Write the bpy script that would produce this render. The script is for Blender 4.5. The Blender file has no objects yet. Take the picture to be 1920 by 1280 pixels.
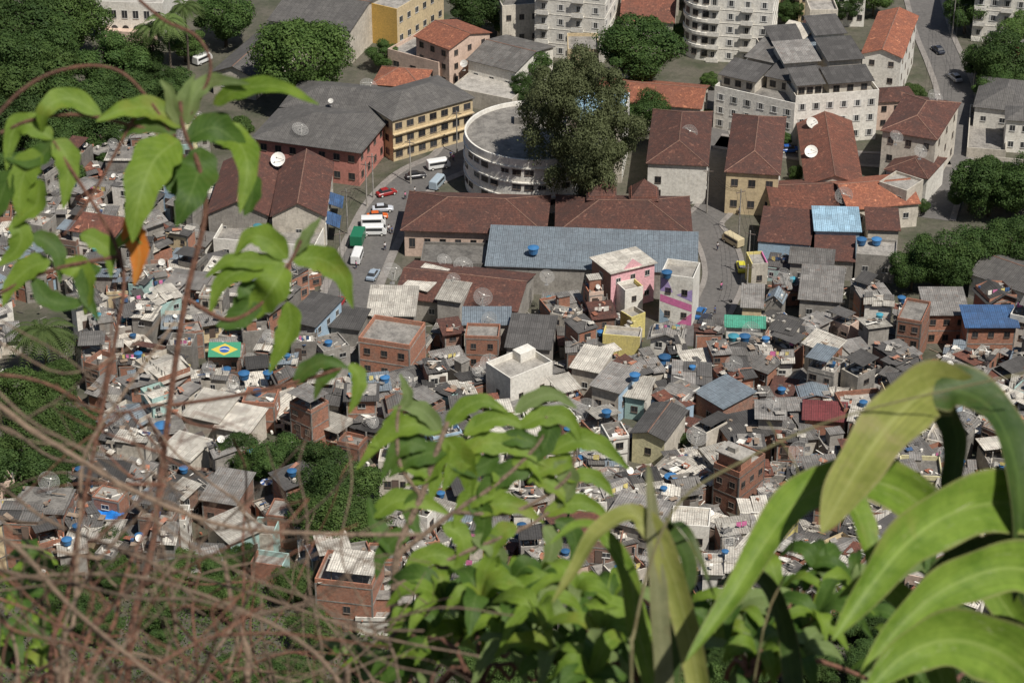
import bpy, math, random
import numpy as np
from mathutils import Vector, Matrix, noise
R=random.Random(11)
SC=bpy.context.scene
COL=SC.collection
rad=math.radians
# ------------------------------------------------------------------ survey geometry
H=208.0; PIT=rad(30); FP=4516.0
CAM=Vector((0,0,H)); FW=Vector((0,math.cos(PIT),-math.sin(PIT))); UP=Vector((0,math.sin(PIT),math.cos(PIT))); RT=Vector((1,0,0))
def zt(x,y):
    zf=0.12*max(0,372-y)
    if x<-20 and y<372: zf+=0.05*min(60,-x-20)*min(1,(372-y)/60)
    zh=H-1.6-0.815*y if y>0 else H-1.6-0.4*y
    k=2.0
    m=max(zf,zh)
    return m+k*math.log(math.exp((zf-m)/k)+math.exp((zh-m)/k)) if abs(zf-zh)<20 else m
def rdir(u,v): return FW+RT*((u-960)/FP)-UP*((v-640)/FP)
def W(u,v,dist): return CAM+rdir(u,v)*dist
def Pz(u,v,z):
    r=rdir(u,v); return CAM+r*((z-H)/r.z)
def Pg(u,v,h=0):
    z=0
    for i in range(25):
        p=Pz(u,v,z+h); z=0.5*z+0.5*zt(p.x,p.y)
    p=Pz(u,v,z+h); return Vector((p.x,p.y,z))
def proj(p):
    q=Vector(p)-CAM; f=q.dot(FW); return 960+q.dot(RT)/f*FP, 640-q.dot(UP)/f*FP
# ------------------------------------------------------------------ mesh helper
class M:
    def __init__(s): s.v=[];s.f=[];s.m=[]
    def poly(s,pts,mi=0):
        b=len(s.v); s.v+= [tuple(p) for p in pts]; s.f.append(tuple(range(b,b+len(pts)))); s.m.append(mi)
    def prism(s,pts,t,mi=0,ms=None):
        n=len(pts); b=len(s.v); s.v+=[tuple(p) for p in pts]+[(p[0],p[1],p[2]-t) for p in pts]
        s.f.append(tuple(range(b,b+n))); s.m.append(mi)
        s.f.append(tuple(range(b+2*n-1,b+n-1,-1))); s.m.append(mi if ms is None else ms)
        for i in range(n):
            j=(i+1)%n; s.f.append((b+j,b+i,b+n+i,b+n+j)); s.m.append(mi if ms is None else ms)
    def box(s,x0,y0,z0,x1,y1,z1,mi=0):
        s.prism([(x0,y0,z1),(x1,y0,z1),(x1,y1,z1),(x0,y1,z1)],z1-z0,mi)
    def tube(s,pts,r0,r1,n=5,mi=0):
        pts=[Vector(p) for p in pts]; b=len(s.v); N=len(pts); up=Vector((0.3,0.2,1)).normalized()
        for i,p in enumerate(pts):
            t=(pts[min(i+1,N-1)]-pts[max(i-1,0)]).normalized()
            a=t.cross(up)
            if a.length<1e-3: a=t.cross(Vector((1,0,0)))
            a.normalize(); c=a.cross(t)
            r=r0+(r1-r0)*i/max(1,N-1)
            for k in range(n):
                th=2*math.pi*k/n; s.v.append(tuple(p+a*(math.cos(th)*r)+c*(math.sin(th)*r)))
        for i in range(N-1):
            for k in range(n):
                k2=(k+1)%n; s.f.append((b+i*n+k,b+(i+1)*n+k,b+(i+1)*n+k2,b+i*n+k2)); s.m.append(mi)
        s.f.append(tuple(b+k for k in range(n))); s.m.append(mi)
        s.f.append(tuple(b+(N-1)*n+k for k in range(n-1,-1,-1))); s.m.append(mi)
    def cyl(s,x,y,prof,n=12,mi=0):
        b=len(s.v)
        for (z,r) in prof:
            for k in range(n):
                th=2*math.pi*k/n; s.v.append((x+r*math.cos(th),y+r*math.sin(th),z))
        for i in range(len(prof)-1):
            for k in range(n):
                k2=(k+1)%n; s.f.append((b+i*n+k,b+i*n+k2,b+(i+1)*n+k2,b+(i+1)*n+k)); s.m.append(mi)
        s.f.append(tuple(b+k for k in range(n-1,-1,-1))); s.m.append(mi)
        s.f.append(tuple(b+(len(prof)-1)*n+k for k in range(n))); s.m.append(mi)
    def mesh(s,name,mats,smooth=False):
        me=bpy.data.meshes.new(name); me.from_pydata(s.v,[],s.f)
        for m in mats: me.materials.append(m)
        me.polygons.foreach_set('material_index',s.m)
        if smooth: me.polygons.foreach_set('use_smooth',[True]*len(s.f))
        me.update(); return me
def ob(name,data,parent=None,loc=(0,0,0),rz=0,scale=None):
    o=bpy.data.objects.new(name,data); COL.objects.link(o); o.location=loc; o.rotation_euler=(0,0,rz)
    if scale: o.scale=scale
    if parent: o.parent=parent
    return o
def top(o,label,cat,group=None):
    o["label"]=label; o["category"]=cat
    if group: o["group"]=group
    return o
def root(kind,label,cat,loc,rz=0,group=None):
    return top(ob(kind,None,None,loc,rz),label,cat,group)
def struct(name,me,kind="structure"):
    o=ob(name,me); o["kind"]=kind; return o
CACHE={}
def cached(key,fn):
    if key not in CACHE: CACHE[key]=fn()
    return CACHE[key]
# ------------------------------------------------------------------ materials
def newmat(name):
    m=bpy.data.materials.new(name); m.use_nodes=True; nt=m.node_tree; nt.nodes.clear()
    o=nt.nodes.new('ShaderNodeOutputMaterial'); b=nt.nodes.new('ShaderNodeBsdfPrincipled'); nt.links.new(b.outputs[0],o.inputs[0])
    return m,nt,b,o
def N(nt,t,**k):
    n=nt.nodes.new(t)
    for a,v in k.items():
        if a.startswith('i_'): n.inputs[a[2:].replace('_',' ')].default_value=v
        else: setattr(n,a,v)
    return n
def c4(c): return (c[0],c[1],c[2],1)
def mixc(nt,fac,a,b,mode='MIX'):
    n=nt.nodes.new('ShaderNodeMix'); n.data_type='RGBA'; n.blend_type=mode
    for s,v in ((0,fac),(6,a),(7,b)):
        if hasattr(v,'links') : nt.links.new(v,n.inputs[s])
        else: n.inputs[s].default_value=v if s==0 else c4(v)
    return n.outputs[2]
def mathn(nt,op,a,b=0.0):
    n=nt.nodes.new('ShaderNodeMath'); n.operation=op
    for s,v in ((0,a),(1,b)):
        if hasattr(v,'links'): nt.links.new(v,n.inputs[s])
        else: n.inputs[s].default_value=v
    return n.outputs[0]
def dirty(name,c,rnd=0.3,dirt=(0.09,0.08,0.07),amt=0.5,scale=0.5,pat=None,rough=0.9,c2=None,rust=0.0):
    m,nt,b,o=newmat(name); L=nt.links
    tc=N(nt,'ShaderNodeTexCoord'); oi=N(nt,'ShaderNodeObjectInfo')
    off=N(nt,'ShaderNodeVectorMath',operation='MULTIPLY_ADD')
    cmb=N(nt,'ShaderNodeCombineXYZ'); L.new(oi.outputs['Random'],cmb.inputs[0]); L.new(oi.outputs['Random'],cmb.inputs[1])
    L.new(cmb.outputs[0],off.inputs[0]); off.inputs[1].default_value=(97,61,0); L.new(tc.outputs['Object'],off.inputs[2])
    vec=off.outputs[0]
    n1=N(nt,'ShaderNodeTexNoise',i_Scale=scale,i_Detail=7.0,i_Roughness=0.65); L.new(vec,n1.inputs['Vector'])
    n2=N(nt,'ShaderNodeTexNoise',i_Scale=scale*6,i_Detail=4.0,i_Roughness=0.7); L.new(vec,n2.inputs['Vector'])
    col=None
    sep=N(nt,'ShaderNodeSeparateXYZ'); L.new(tc.outputs['Object'],sep.inputs[0])
    if pat in('brick','sheet','tile'):
        bt=N(nt,'ShaderNodeTexBrick')
        bt.inputs['Color1'].default_value=c4(c); cc2=c2 or [x*0.62 for x in c]; bt.inputs['Color2'].default_value=c4(cc2)
        bt.inputs['Scale'].default_value=1.0
        if pat=='brick':
            cv=N(nt,'ShaderNodeCombineXYZ'); L.new(mathn(nt,'ADD',sep.outputs[0],sep.outputs[1]),cv.inputs[0]); L.new(sep.outputs[2],cv.inputs[1]); L.new(cv.outputs[0],bt.inputs['Vector'])
            bt.inputs['Brick Width'].default_value=0.36; bt.inputs['Row Height'].default_value=0.22; bt.inputs['Mortar Size'].default_value=0.02; bt.inputs['Mortar'].default_value=(0.32,0.24,0.19,1)
        elif pat=='sheet':
            L.new(tc.outputs['Object'],bt.inputs['Vector']); bt.offset=0.0
            bt.inputs['Brick Width'].default_value=1.05; bt.inputs['Row Height'].default_value=1.9; bt.inputs['Mortar Size'].default_value=0.03; bt.inputs['Mortar'].default_value=c4([x*0.45 for x in c])
        else:
            L.new(vec,bt.inputs['Vector'])
            bt.inputs['Brick Width'].default_value=0.26; bt.inputs['Row Height'].default_value=0.4; bt.inputs['Mortar Size'].default_value=0.03; bt.inputs['Mortar'].default_value=c4([x*0.35 for x in c])
        col=bt.outputs['Color']
    else:
        col=mixc(nt,n2.outputs[0],c,c2 or [x*0.78 for x in c])
    if pat=='sheet':
        wv=N(nt,'ShaderNodeTexWave',i_Scale=0.9,i_Distortion=0.4); L.new(tc.outputs['Object'],wv.inputs[0])
        g=N(nt,'ShaderNodeMapRange',i_To_Min=0.75,i_To_Max=1.1); L.new(wv.outputs['Fac'],g.inputs[0])
        col=mixc(nt,1.0,col,g.outputs[0],'MULTIPLY')
    r1=N(nt,'ShaderNodeMapRange',i_From_Min=0.42,i_From_Max=0.68,i_To_Min=0.0,i_To_Max=amt); L.new(n1.outputs[0],r1.inputs[0])
    col=mixc(nt,r1.outputs[0],col,dirt)
    if pat=='tile' or rust:
        n4=N(nt,'ShaderNodeTexNoise',i_Scale=scale*2.6,i_Detail=6.0,i_Roughness=.75,i_Distortion=.6); L.new(vec,n4.inputs['Vector'])
        r4=N(nt,'ShaderNodeMapRange',i_From_Min=0.57,i_From_Max=0.66,i_To_Min=0.0,i_To_Max=.6); L.new(n4.outputs[0],r4.inputs[0])
        col=mixc(nt,r4.outputs[0],col,(min(1,c[0]*2.0),c[1]*2.3,c[2]*2.2) if pat=='tile' else (.15,.08,.05))
    if pat is None or pat=='brick':
        mp=N(nt,'ShaderNodeMapping'); mp.inputs['Scale'].default_value=(2.2,2.2,0.22); L.new(vec,mp.inputs[0])
        n3=N(nt,'ShaderNodeTexNoise',i_Scale=1.3,i_Detail=4.0); L.new(mp.outputs[0],n3.inputs['Vector'])
        r3=N(nt,'ShaderNodeMapRange',i_From_Min=0.52,i_From_Max=0.75,i_To_Min=0.0,i_To_Max=amt*0.8); L.new(n3.outputs[0],r3.inputs[0])
        col=mixc(nt,r3.outputs[0],col,dirt)
    f=N(nt,'ShaderNodeMapRange',i_From_Min=0.3,i_From_Max=0.7,i_To_Min=0.72,i_To_Max=1.2); L.new(n2.outputs[0],f.inputs[0])
    col=mixc(nt,1.0,col,f.outputs[0],'MULTIPLY')
    g2=N(nt,'ShaderNodeMapRange',i_To_Min=1-rnd,i_To_Max=1+rnd*0.8); L.new(oi.outputs['Random'],g2.inputs[0])
    col=mixc(nt,1.0,col,g2.outputs[0],'MULTIPLY')
    L.new(col,b.inputs['Base Color']); b.inputs['Roughness'].default_value=rough
    bp=N(nt,'ShaderNodeBump',i_Strength=0.5,i_Distance=0.05); L.new(n2.outputs[0],bp.inputs['Height']); L.new(bp.outputs[0],b.inputs['Normal'])
    return m
def plain(name,c,rough=0.5,metal=0,alpha=1,rnd=0.0):
    m,nt,b,o=newmat(name); b.inputs['Roughness'].default_value=rough; b.inputs['Metallic'].default_value=metal
    n=N(nt,'ShaderNodeTexNoise',i_Scale=3.0,i_Detail=3.0); tc=N(nt,'ShaderNodeTexCoord'); nt.links.new(tc.outputs['Object'],n.inputs['Vector'])
    col=mixc(nt,n.outputs[0],[x*0.8 for x in c],[min(1,x*1.15) for x in c])
    if rnd:
        oi=N(nt,'ShaderNodeObjectInfo'); g=N(nt,'ShaderNodeMapRange',i_To_Min=1-rnd,i_To_Max=1+rnd); nt.links.new(oi.outputs['Random'],g.inputs[0]); col=mixc(nt,1.0,col,g.outputs[0],'MULTIPLY')
    nt.links.new(col,b.inputs['Base Color'])
    b.inputs['Alpha'].default_value=alpha
    return m
def foliage(name,c,c2,trans=0.35,scale=0.35):
    m,nt,b,o=newmat(name); L=nt.links
    tc=N(nt,'ShaderNodeTexCoord'); n=N(nt,'ShaderNodeTexNoise',i_Scale=scale,i_Detail=6.0,i_Roughness=0.8); L.new(tc.outputs['Object'],n.inputs['Vector'])
    r=N(nt,'ShaderNodeMapRange',i_From_Min=0.35,i_From_Max=0.65); L.new(n.outputs[0],r.inputs[0])
    col=mixc(nt,r.outputs[0],c,c2)
    oi=N(nt,'ShaderNodeObjectInfo'); g=N(nt,'ShaderNodeMapRange',i_To_Min=0.7,i_To_Max=1.3); L.new(oi.outputs['Random'],g.inputs[0]); col=mixc(nt,1.0,col,g.outputs[0],'MULTIPLY')
    L.new(col,b.inputs['Base Color']); b.inputs['Roughness'].default_value=0.7; b.inputs['Specular IOR Level'].default_value=.25
    t=N(nt,'ShaderNodeBsdfTranslucent'); L.new(col,t.inputs[0]); mx=N(nt,'ShaderNodeMixShader'); mx.inputs[0].default_value=trans
    L.new(b.outputs[0],mx.inputs[1]); L.new(t.outputs[0],mx.inputs[2]); L.new(mx.outputs[0],o.inputs[0])
    return m
MB=dirty('brick_wall',(0.42,0.155,0.082),0.25,(0.26,0.18,0.14),0.5,0.45,'brick',c2=(0.3,0.11,0.06))
MB2=dirty('brick_wall_dark',(0.3,0.125,0.075),0.25,(0.21,0.165,0.135),0.7,0.5,'brick',c2=(0.2,0.09,0.06))
WG=dirty('plaster_grey',(0.36,0.335,0.295),0.4,(0.15,0.135,0.12),0.7)
WW=dirty('plaster_white',(0.86,0.825,0.74),0.07,(0.46,0.42,0.36),0.4,0.35)
WO=dirty('plaster_offwhite',(0.68,0.62,0.52),0.18,(0.31,0.28,0.23),0.6,0.35)
WC=dirty('plaster_cream',(0.7,0.56,0.34),0.1,(0.42,0.33,0.22),0.4,0.3)
WP=dirty('plaster_pink',(0.58,0.24,0.19),0.06,(0.36,0.18,0.14),0.45,0.3)
WLP=dirty('plaster_light_pink',(0.85,0.47,0.5),0.06,(0.55,0.33,0.34),0.3,0.4)
WSC=dirty('plaster_salmon',(0.72,0.54,0.43),0.1,(0.4,0.3,0.23),0.45,0.3)
WB=dirty('plaster_blue',(0.4,0.54,0.66),0.15,(0.26,0.31,0.34),0.45)
WT=dirty('plaster_turquoise',(0.42,0.6,0.55),0.12,(0.28,0.35,0.32),0.5)
WY=dirty('plaster_yellow',(0.8,0.68,0.24),0.08,(0.42,0.37,0.2),0.4)
WPY=dirty('plaster_pale_yellow',(0.76,0.7,0.42),0.08,(0.42,0.38,0.25),0.4)
WOR=dirty('plaster_ochre',(0.72,0.46,0.12),0.05,(0.42,0.28,0.1),0.3)
WL=dirty('plaster_lilac',(0.46,0.34,0.66),0.05,(0.35,0.3,0.4),0.3)
WHP=dirty('plaster_hot_pink',(0.75,0.2,0.42),0.05,(0.45,0.2,0.28),0.25)
CO=dirty('concrete',(0.31,0.288,0.255),0.45,(0.09,0.083,0.075),0.8,0.6)
COL_L=dirty('concrete_light',(0.45,0.42,0.37),0.2,(0.16,0.147,0.13),0.7,0.5)
RL=dirty('fibre_sheet_light',(0.6,0.56,0.48),0.35,(0.2,0.175,0.15),0.55,0.6,'sheet',rust=1)
RG=dirty('fibre_sheet_grey',(0.25,0.235,0.215),0.45,(0.09,0.083,0.076),0.65,0.6,'sheet',rust=1)
RD=dirty('fibre_sheet_dark',(0.1,0.094,0.088),0.45,(0.05,0.046,0.043),0.6,0.6,'sheet')
RM=dirty('metal_sheet_blue_grey',(0.22,0.26,0.29),0.15,(0.14,0.15,0.165),0.5,0.3,'sheet',rough=0.6,c2=(.185,.22,.245))
RLB=dirty('metal_sheet_light_blue',(0.36,0.55,0.68),0.1,(0.24,0.32,0.38),0.4,0.4,'sheet',rough=0.6)
RBL=dirty('sheet_blue',(0.05,0.12,0.26),0.2,(0.05,0.07,0.12),0.5,0.4,'sheet')
RGN=dirty('sheet_green',(0.08,0.36,0.24),0.1,(0.08,0.22,0.15),0.4,0.4,'sheet')
RMR=dirty('sheet_maroon',(0.18,0.04,0.042),0.1,(0.12,0.045,0.042),0.4,0.4,'sheet')
TB=dirty('tile_brown',(0.15,0.062,0.043),0.15,(0.055,0.033,0.028),0.75,0.35,'tile',c2=(0.095,0.042,0.032))
TR=dirty('tile_red',(0.36,0.13,0.07),0.15,(0.17,0.07,0.046),0.75,0.35,'tile',c2=(0.24,0.085,0.05))
TM=dirty('tile_mid',(0.24,0.088,0.055),0.2,(0.09,0.045,0.033),0.8,0.35,'tile',c2=(0.155,0.06,0.04))
RDK=dirty('roof_dark_grey',(0.13,0.122,0.112),0.15,(0.07,0.065,0.06),0.6,0.25,'sheet',c2=(0.1,0.094,0.088))
RCAP=dirty('ridge_mortar',(0.3,0.17,0.12),0.2,(0.1,0.06,0.05),0.7,1.0)
GL=plain('window_glass_dark',(0.035,0.037,0.04),0.25,rnd=.5)
FRW=plain('window_frame_white',(0.5,0.49,0.46),0.6,rnd=0.3)
FRD=plain('window_frame_dark',(0.14,0.11,0.09),0.6,rnd=0.4)
DRM=plain('door_paint',(0.14,0.1,0.08),0.6,rnd=0.6)
WOOD=dirty('weathered_wood',(0.28,0.21,0.15),0.4,(0.1,0.08,0.07),0.6,1.0)
TANKB=plain('tank_blue',(0.035,0.13,0.28),0.5,rnd=0.45)
TANKT=plain('tank_turquoise',(0.06,0.28,0.36),0.5,rnd=0.2)
DISH=plain('dish_mesh',(0.38,0.37,0.35),0.7,0.0,0.22,0.2)
DISHR=plain('dish_rib',(0.33,0.32,0.3),0.7,rnd=0.25)
DISHS=plain('dish_solid',(0.68,0.66,0.6),0.5,rnd=0.25)
BARK=dirty('bark',(0.14,0.11,0.08),0.2,(0.06,0.05,0.04),0.6,2.0)
ASPH=dirty('asphalt',(0.15,0.14,0.13),0,(0.09,0.085,0.08),0.6,0.2)
PAVE=dirty('pavement_concrete',(0.29,0.265,0.24),0,(0.14,0.125,0.11),0.6,0.4)
SOIL=dirty('ground_soil',(0.12,0.108,0.082),0,(0.04,0.05,0.023),0.9,0.15)
BLK=plain('rubber_black',(0.02,0.02,0.02),0.8)
# ------------------------------------------------------------------ ground
xs=sorted(set(list(np.arange(-1500,-150,150))+list(np.arange(-150,151,4))+list(np.arange(200,1600,150))))
ys=sorted(set(list(np.arange(-150,0,25))+list(np.arange(0,24,1.5))+list(np.arange(24,224,10))+list(np.arange(224,400,4))+list(np.arange(400,600,10))+[700,900,1300,2000,3500,6000]))
g=M(); 
for y in ys:
    for x in xs: g.v.append((x,y,zt(x,y)))
nx=len(xs)
for j in range(len(ys)-1):
    for i in range(nx-1):
        a=j*nx+i; g.f.append((a,a+1,a+nx+1,a+nx)); g.m.append(0)
struct('ground',g.mesh('ground',[SOIL],True))
# ------------------------------------------------------------------ streets
def catmull(pts,n):
    pts=[Vector(p) for p in pts]; out=[]
    P=[pts[0]*2-pts[1]]+pts+[pts[-1]*2-pts[-2]]
    for i in range(1,len(P)-2):
        for k in range(n):
            t=k/n; a,b,c,d=P[i-1],P[i],P[i+1],P[i+2]
            out.append(0.5*((2*b)+(c-a)*t+(2*a-5*b+4*c-d)*t*t+(3*b-a-3*c+d)*t**3))
    out.append(pts[-1]); return out
STREETS=[]
def street(name,px,w,pav=1.6):
    base=[Pg(u,v) for u,v in px]; c=catmull(base,8); STREETS.append((c,w/2+pav))
    def rib(o0,o1,z,mi,m,thick=0):
        L=[]; 
        for i,p in enumerate(c):
            t=(c[min(i+1,len(c)-1)]-c[max(0,i-1)]); t.z=0; t.normalize(); n=Vector((-t.y,t.x,0))
            L.append((p+n*o0,p+n*o1))
        for q in L:
            for k in q: k.z=zt(k.x,k.y)+z
        for i in range(len(L)-1):
            m.poly([L[i][0],L[i][1],L[i+1][1],L[i+1][0]],mi)
            if thick:
                for s in (0,1):
                    a,b2=L[i][s],L[i+1][s]; m.poly([a,b2,b2-Vector((0,0,thick)),a-Vector((0,0,thick))],mi)
    m=M(); rib(-w/2,w/2,0.06,0,m); struct(name,m.mesh(name,[ASPH]))
    m=M(); rib(w/2,w/2+pav,0.19,0,m,0.3); rib(-w/2-pav,-w/2,0.19,0,m,0.3); struct('pavement',m.mesh('pavement',[PAVE]))
street('road',[(600,660),(640,590),(668,520),(700,450),(735,385),(785,335),(850,303),(880,262),(905,215)],8.0)
street('road',[(1300,650),(1335,580),(1358,520),(1345,460),(1318,420),(1345,380),(1345,300),(1335,230),(1330,170)],6.0,1.0)
street('road',[(1725,-30),(1750,60),(1775,120),(1795,180),(1795,240),(1770,330),(1745,410)],7.0,1.2)
street('road',[(1345,265),(1480,285),(1640,300),(1780,300)],5.0,1.0)
# ------------------------------------------------------------------ windows, doors
def win_mesh(w,h,dark):
    def f():
        m=M(); t=0.06
        m.box(-w/2-t,-0.06,-h/2-t,-w/2,0.03,h/2+t,1); m.box(w/2,-0.06,-h/2-t,w/2+t,0.03,h/2+t,1)
        m.box(-w/2,-0.06,h/2,w/2,0.03,h/2+t,1); m.box(-w/2-t,-0.12,-h/2-t*2,w/2+t,0.03,-h/2-0.003,1)
        m.box(-w/2,-0.02,-h/2,w/2,0.03,h/2,0); m.box(-0.025,-0.05,-h/2,0.025,-0.022,h/2,1)
        return m.mesh('window',[GL,FRD if dark else FRW])
    return cached(('win',round(w,1),round(h,1),dark),f)
def shutter_mesh():
    def f():
        m=M(); w,h=1.5,1.25
        m.box(-w/2,-0.02,-h/2,w/2,0.03,h/2,0); m.box(-w/2-.05,-0.1,-h/2-.12,w/2+.05,0.03,-h/2-.003,1); m.box(-w/2-.05,-0.06,h/2,w/2+.05,0.03,h/2+.07,1)
        m.box(-w/2,-0.05,-h/2,-w/4,-.022,h/2,1); m.box(w/4,-0.05,-h/2,w/2,-.022,h/2,1); m.box(-.025,-.04,-h/2,.025,-.022,h/2,1)
        return m.mesh('window',[GL,FRW])
    return cached('shut',f)
def door_mesh():
    def f():
        m=M(); m.box(-0.42,-0.05,0,0.42,0.02,2.05,0); m.box(-0.5,-0.08,0,-0.42,0.02,2.13,1); m.box(0.42,-0.08,0,0.5,0.02,2.13,1); m.box(-0.42,-0.08,2.05,0.42,0.02,2.13,1); m.box(0.3,-0.09,1.0,0.36,-0.052,1.1,1)
        return m.mesh('door',[DRM,FRD])
    return cached('door',f)
def side_xf(side,w,d,t,z):
    if side=='f': return (t*w,0,z),0
    if side=='r': return (w,t*d,z),math.pi/2
    if side=='l': return (0,(1-t)*d,z),-math.pi/2
    return ((1-t)*w,d,z),math.pi
def add_windows(P,w,d,h,specs):
    for (side,n,fl,ww,wh,*ex) in specs:
        dark=ex[0] if ex else False
        fh=h/fl
        for k in range(fl):
            for i in range(n):
                t=(i+0.5)/n
                l,r=side_xf(side,w,d,t,fh*(k+0.52)); ob('window',win_mesh(ww,wh,dark) if dark!='s' else shutter_mesh(),P,l,r)
# ------------------------------------------------------------------ roofs
def roof_mesh(kind,w,d,h,rm,ov=0.4,rise=None,cap=True,t=0.12):
    m=M(); 
    x0,x1,y0,y1=-ov,w+ov,-ov,d+ov
    def caps(edges):
        if cap:
            for p,q in edges: m.tube([Vector(p)+Vector((0,0,.03)),Vector(q)+Vector((0,0,.03))],0.1,0.1,4,1)
    if kind=='gx':
        r=rise or 0.22*d; k=r/(d/2)*ov; e=h-k+t
        m.prism([(x0,y0,e),(x1,y0,e),(x1,d/2,h+r+t),(x0,d/2,h+r+t)],t); m.prism([(x0,d/2+.002,h+r+t),(x1,d/2+.002,h+r+t),(x1,y1,e),(x0,y1,e)],t)
        caps([((x0,d/2,h+r+t),(x1,d/2,h+r+t))])
    elif kind=='gy':
        r=rise or 0.22*w; k=r/(w/2)*ov; e=h-k+t
        m.prism([(x0,y0,e),(w/2,y0,h+r+t),(w/2,y1,h+r+t),(x0,y1,e)],t); m.prism([(w/2+.002,y0,h+r+t),(x1,y0,e),(x1,y1,e),(w/2+.002,y1,h+r+t)],t)
        caps([((w/2,y0,h+r+t),(w/2,y1,h+r+t))])
    elif kind=='hip':
        s=min(w,d)/2; r=rise or 0.24*2*s; e=h+t; z=h+r+t
        if w>=d: a,b=(x0+s+ov,d/2,z),(x1-s-ov,d/2,z)
        else: a,b=(w/2,y0+s+ov,z),(w/2,y1-s-ov,z)
        c=[(x0,y0,e),(x1,y0,e),(x1,y1,e),(x0,y1,e)]
        if w>=d:
            m.prism([c[0],c[1],b,a],t); m.prism([c[1],c[2],b],t); m.prism([c[2],c[3],a,b],t); m.prism([c[3],c[0],a],t)
            caps([(c[0],a),(c[3],a),(c[1],b),(c[2],b),(a,b)])
        else:
            m.prism([c[0],c[1],a],t); m.prism([c[1],c[2],b,a],t); m.prism([c[2],c[3],b],t); m.prism([c[3],c[0],a,b],t)
            caps([(c[0],a),(c[1],a),(c[2],b),(c[3],b),(a,b)])
    elif kind=='shed':
        r=rise or 0.8; m.prism([(x0,y0,h+t),(x1,y0,h+t),(x1,y1,h+r+t),(x0,y1,h+r+t)],t)
    elif kind=='flat':
        m.box(0.18,0.18,h-0.3,w-0.18,d-0.18,h,0)
    return m.mesh('roof',[rm,RCAP])
def wall_mesh(kind,w,d,h,wm,rise=None,par=0.0,frame=0,z0=-2.5):
    sides=wm if isinstance(wm,(list,tuple)) else [wm]*4   # f r b l
    mats=[]; idx=[]
    for s in sides:
        if s not in mats: mats.append(s)
        idx.append(mats.index(s))
    mats.append(CO); ci=len(mats)-1
    m=M(); zc=[h+par]*4
    if kind=='shed': r=rise or 0.8; zc=[h,h,h+r,h+r]
    P=[(0,0),(w,0),(w,d),(0,d)]
    for i in range(4):
        j=(i+1)%4; a,b=P[i],P[j]
        pts=[(a[0],a[1],z0),(b[0],b[1],z0),(b[0],b[1],zc[j])]
        if kind=='gx' and i in(1,3): pts.append((a[0],d/2,h+(rise or 0.22*d)))
        if kind=='gy' and i in(0,2): pts.append((w/2,a[1],h+(rise or 0.22*w)))
        pts.append((a[0],a[1],zc[i])); m.poly(pts,idx[i])
    if kind=='flat':
        t=0.18; m.box(0.003,0.003,h-0.2,w-0.003,t,h+par,idx[0]); m.box(0.003,d-t,h-0.2,w-0.003,d-0.003,h+par,idx[2])
        m.box(0.003,t+.002,h-0.2,t,d-t-.002,h+par,idx[3]); m.box(w-t,t+.002,h-0.2,w-.003,d-t-.002,h+par,idx[1])
    if frame:
        e=0.03; fh=h/frame
        for (x,y) in P:
            cx=-e if x==0 else x-0.2; cy=-e if y==0 else y-0.2
            m.box(cx,cy,z0,cx+0.23,cy+0.23,h-0.01,ci)
        for k in range(1,frame+1):
            z=fh*k; m.box(-e-.01,-e-.01,z-0.22,w+e+.01,d+e+.01,z-0.02,ci)
    return m.mesh('wall',mats)
FOOT=[]
def bld(kind,label,cat,A,B,C,h,wm,rk,rm,rise=None,ov=0.4,par=0.5,win=(),frame=0,zg=None,cap=True,group=None):
    z=0 if zg is None else zg
    for i in range(6):
        a=Pz(*A,h+z); b=Pz(*B,h+z); c=Pz(*C,h+z); q=(a+b)*0.5
        if zg is None: z=zt(q.x,q.y+3)
    v=b-a; v.z=0; w=v.length; ang=math.atan2(v.y,v.x); n=Vector((-math.sin(ang),math.cos(ang),0))
    d=max(3.0,(c-b).dot(n))
    FOOT.append((a.x,a.y,ang,w,d))
    P=root(kind,label,cat,(a.x,a.y,z),ang,group)
    ob('wall',wall_mesh(rk,w,d,h,wm,rise,par if rk=='flat' else 0,frame),P)
    ob('roof',roof_mesh(rk,w,d,h,rm,ov,rise,cap),P)
    add_windows(P,w,d,h,win)
    return P,w,d,h
def part(P,name,m,mats,loc=(0,0,0),rz=0): return ob(name,m.mesh(name,mats),P,loc,rz)
# --- top edge of the frame
P,w,d,h=bld('palace','white arcaded palace beside dense garden trees','building',(180,8),(305,12),(305,-70),8.5,WW,'flat',COL_L,par=0.7)
for i in range(6):
    m=M(); x=w*(i+.5)/6; r=w/6*0.3
    pts=[(x-r,-.05,0.2),(x+r,-.05,0.2)]+[(x+r*math.cos(a),-.05,3+r*math.sin(a)) for a in np.linspace(0,math.pi,9)]
    m.poly(pts,0); part(P,'arch',m,[GL])
    ob('window',win_mesh(1.2,1.8,False),P,(x,0,6.3),0)
P,w,d,h=bld('terrace_building','pale pink tiled terrace in front of the palace','building',(195,62),(285,68),(285,30),3,WSC,'flat',WSC,par=0.6)
bld('long_shed','long shed with dark grey corrugated roof beside trees','building',(398,135),(478,147),(610,-5),5,WO,'gy',RDK,2.0,win=[('f',2,1,1,1)])
bld('warehouse','low building with dark grey roof behind the round tree','building',(505,38),(655,58),(672,-20),8,WO,'gx',RDK,2.2,win=[('f',5,2,1,1.2)])
bld('ochre_building','ochre yellow block with grey flat roof','building',(676,8),(744,24),(822,-30),8.5,[WOR,WC,WC,WOR],'flat',CO,par=0.8,win=[('r',6,2,1.2,1.3)])
bld('terrace_house','beige house with stained terrace and openings','house',(727,98),(822,124),(893,80),4.5,WSC,'flat',CO,par=0.8,win=[('f',3,1,1.4,1.2,True),('r',4,1,1.4,1.2,True)])
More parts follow.
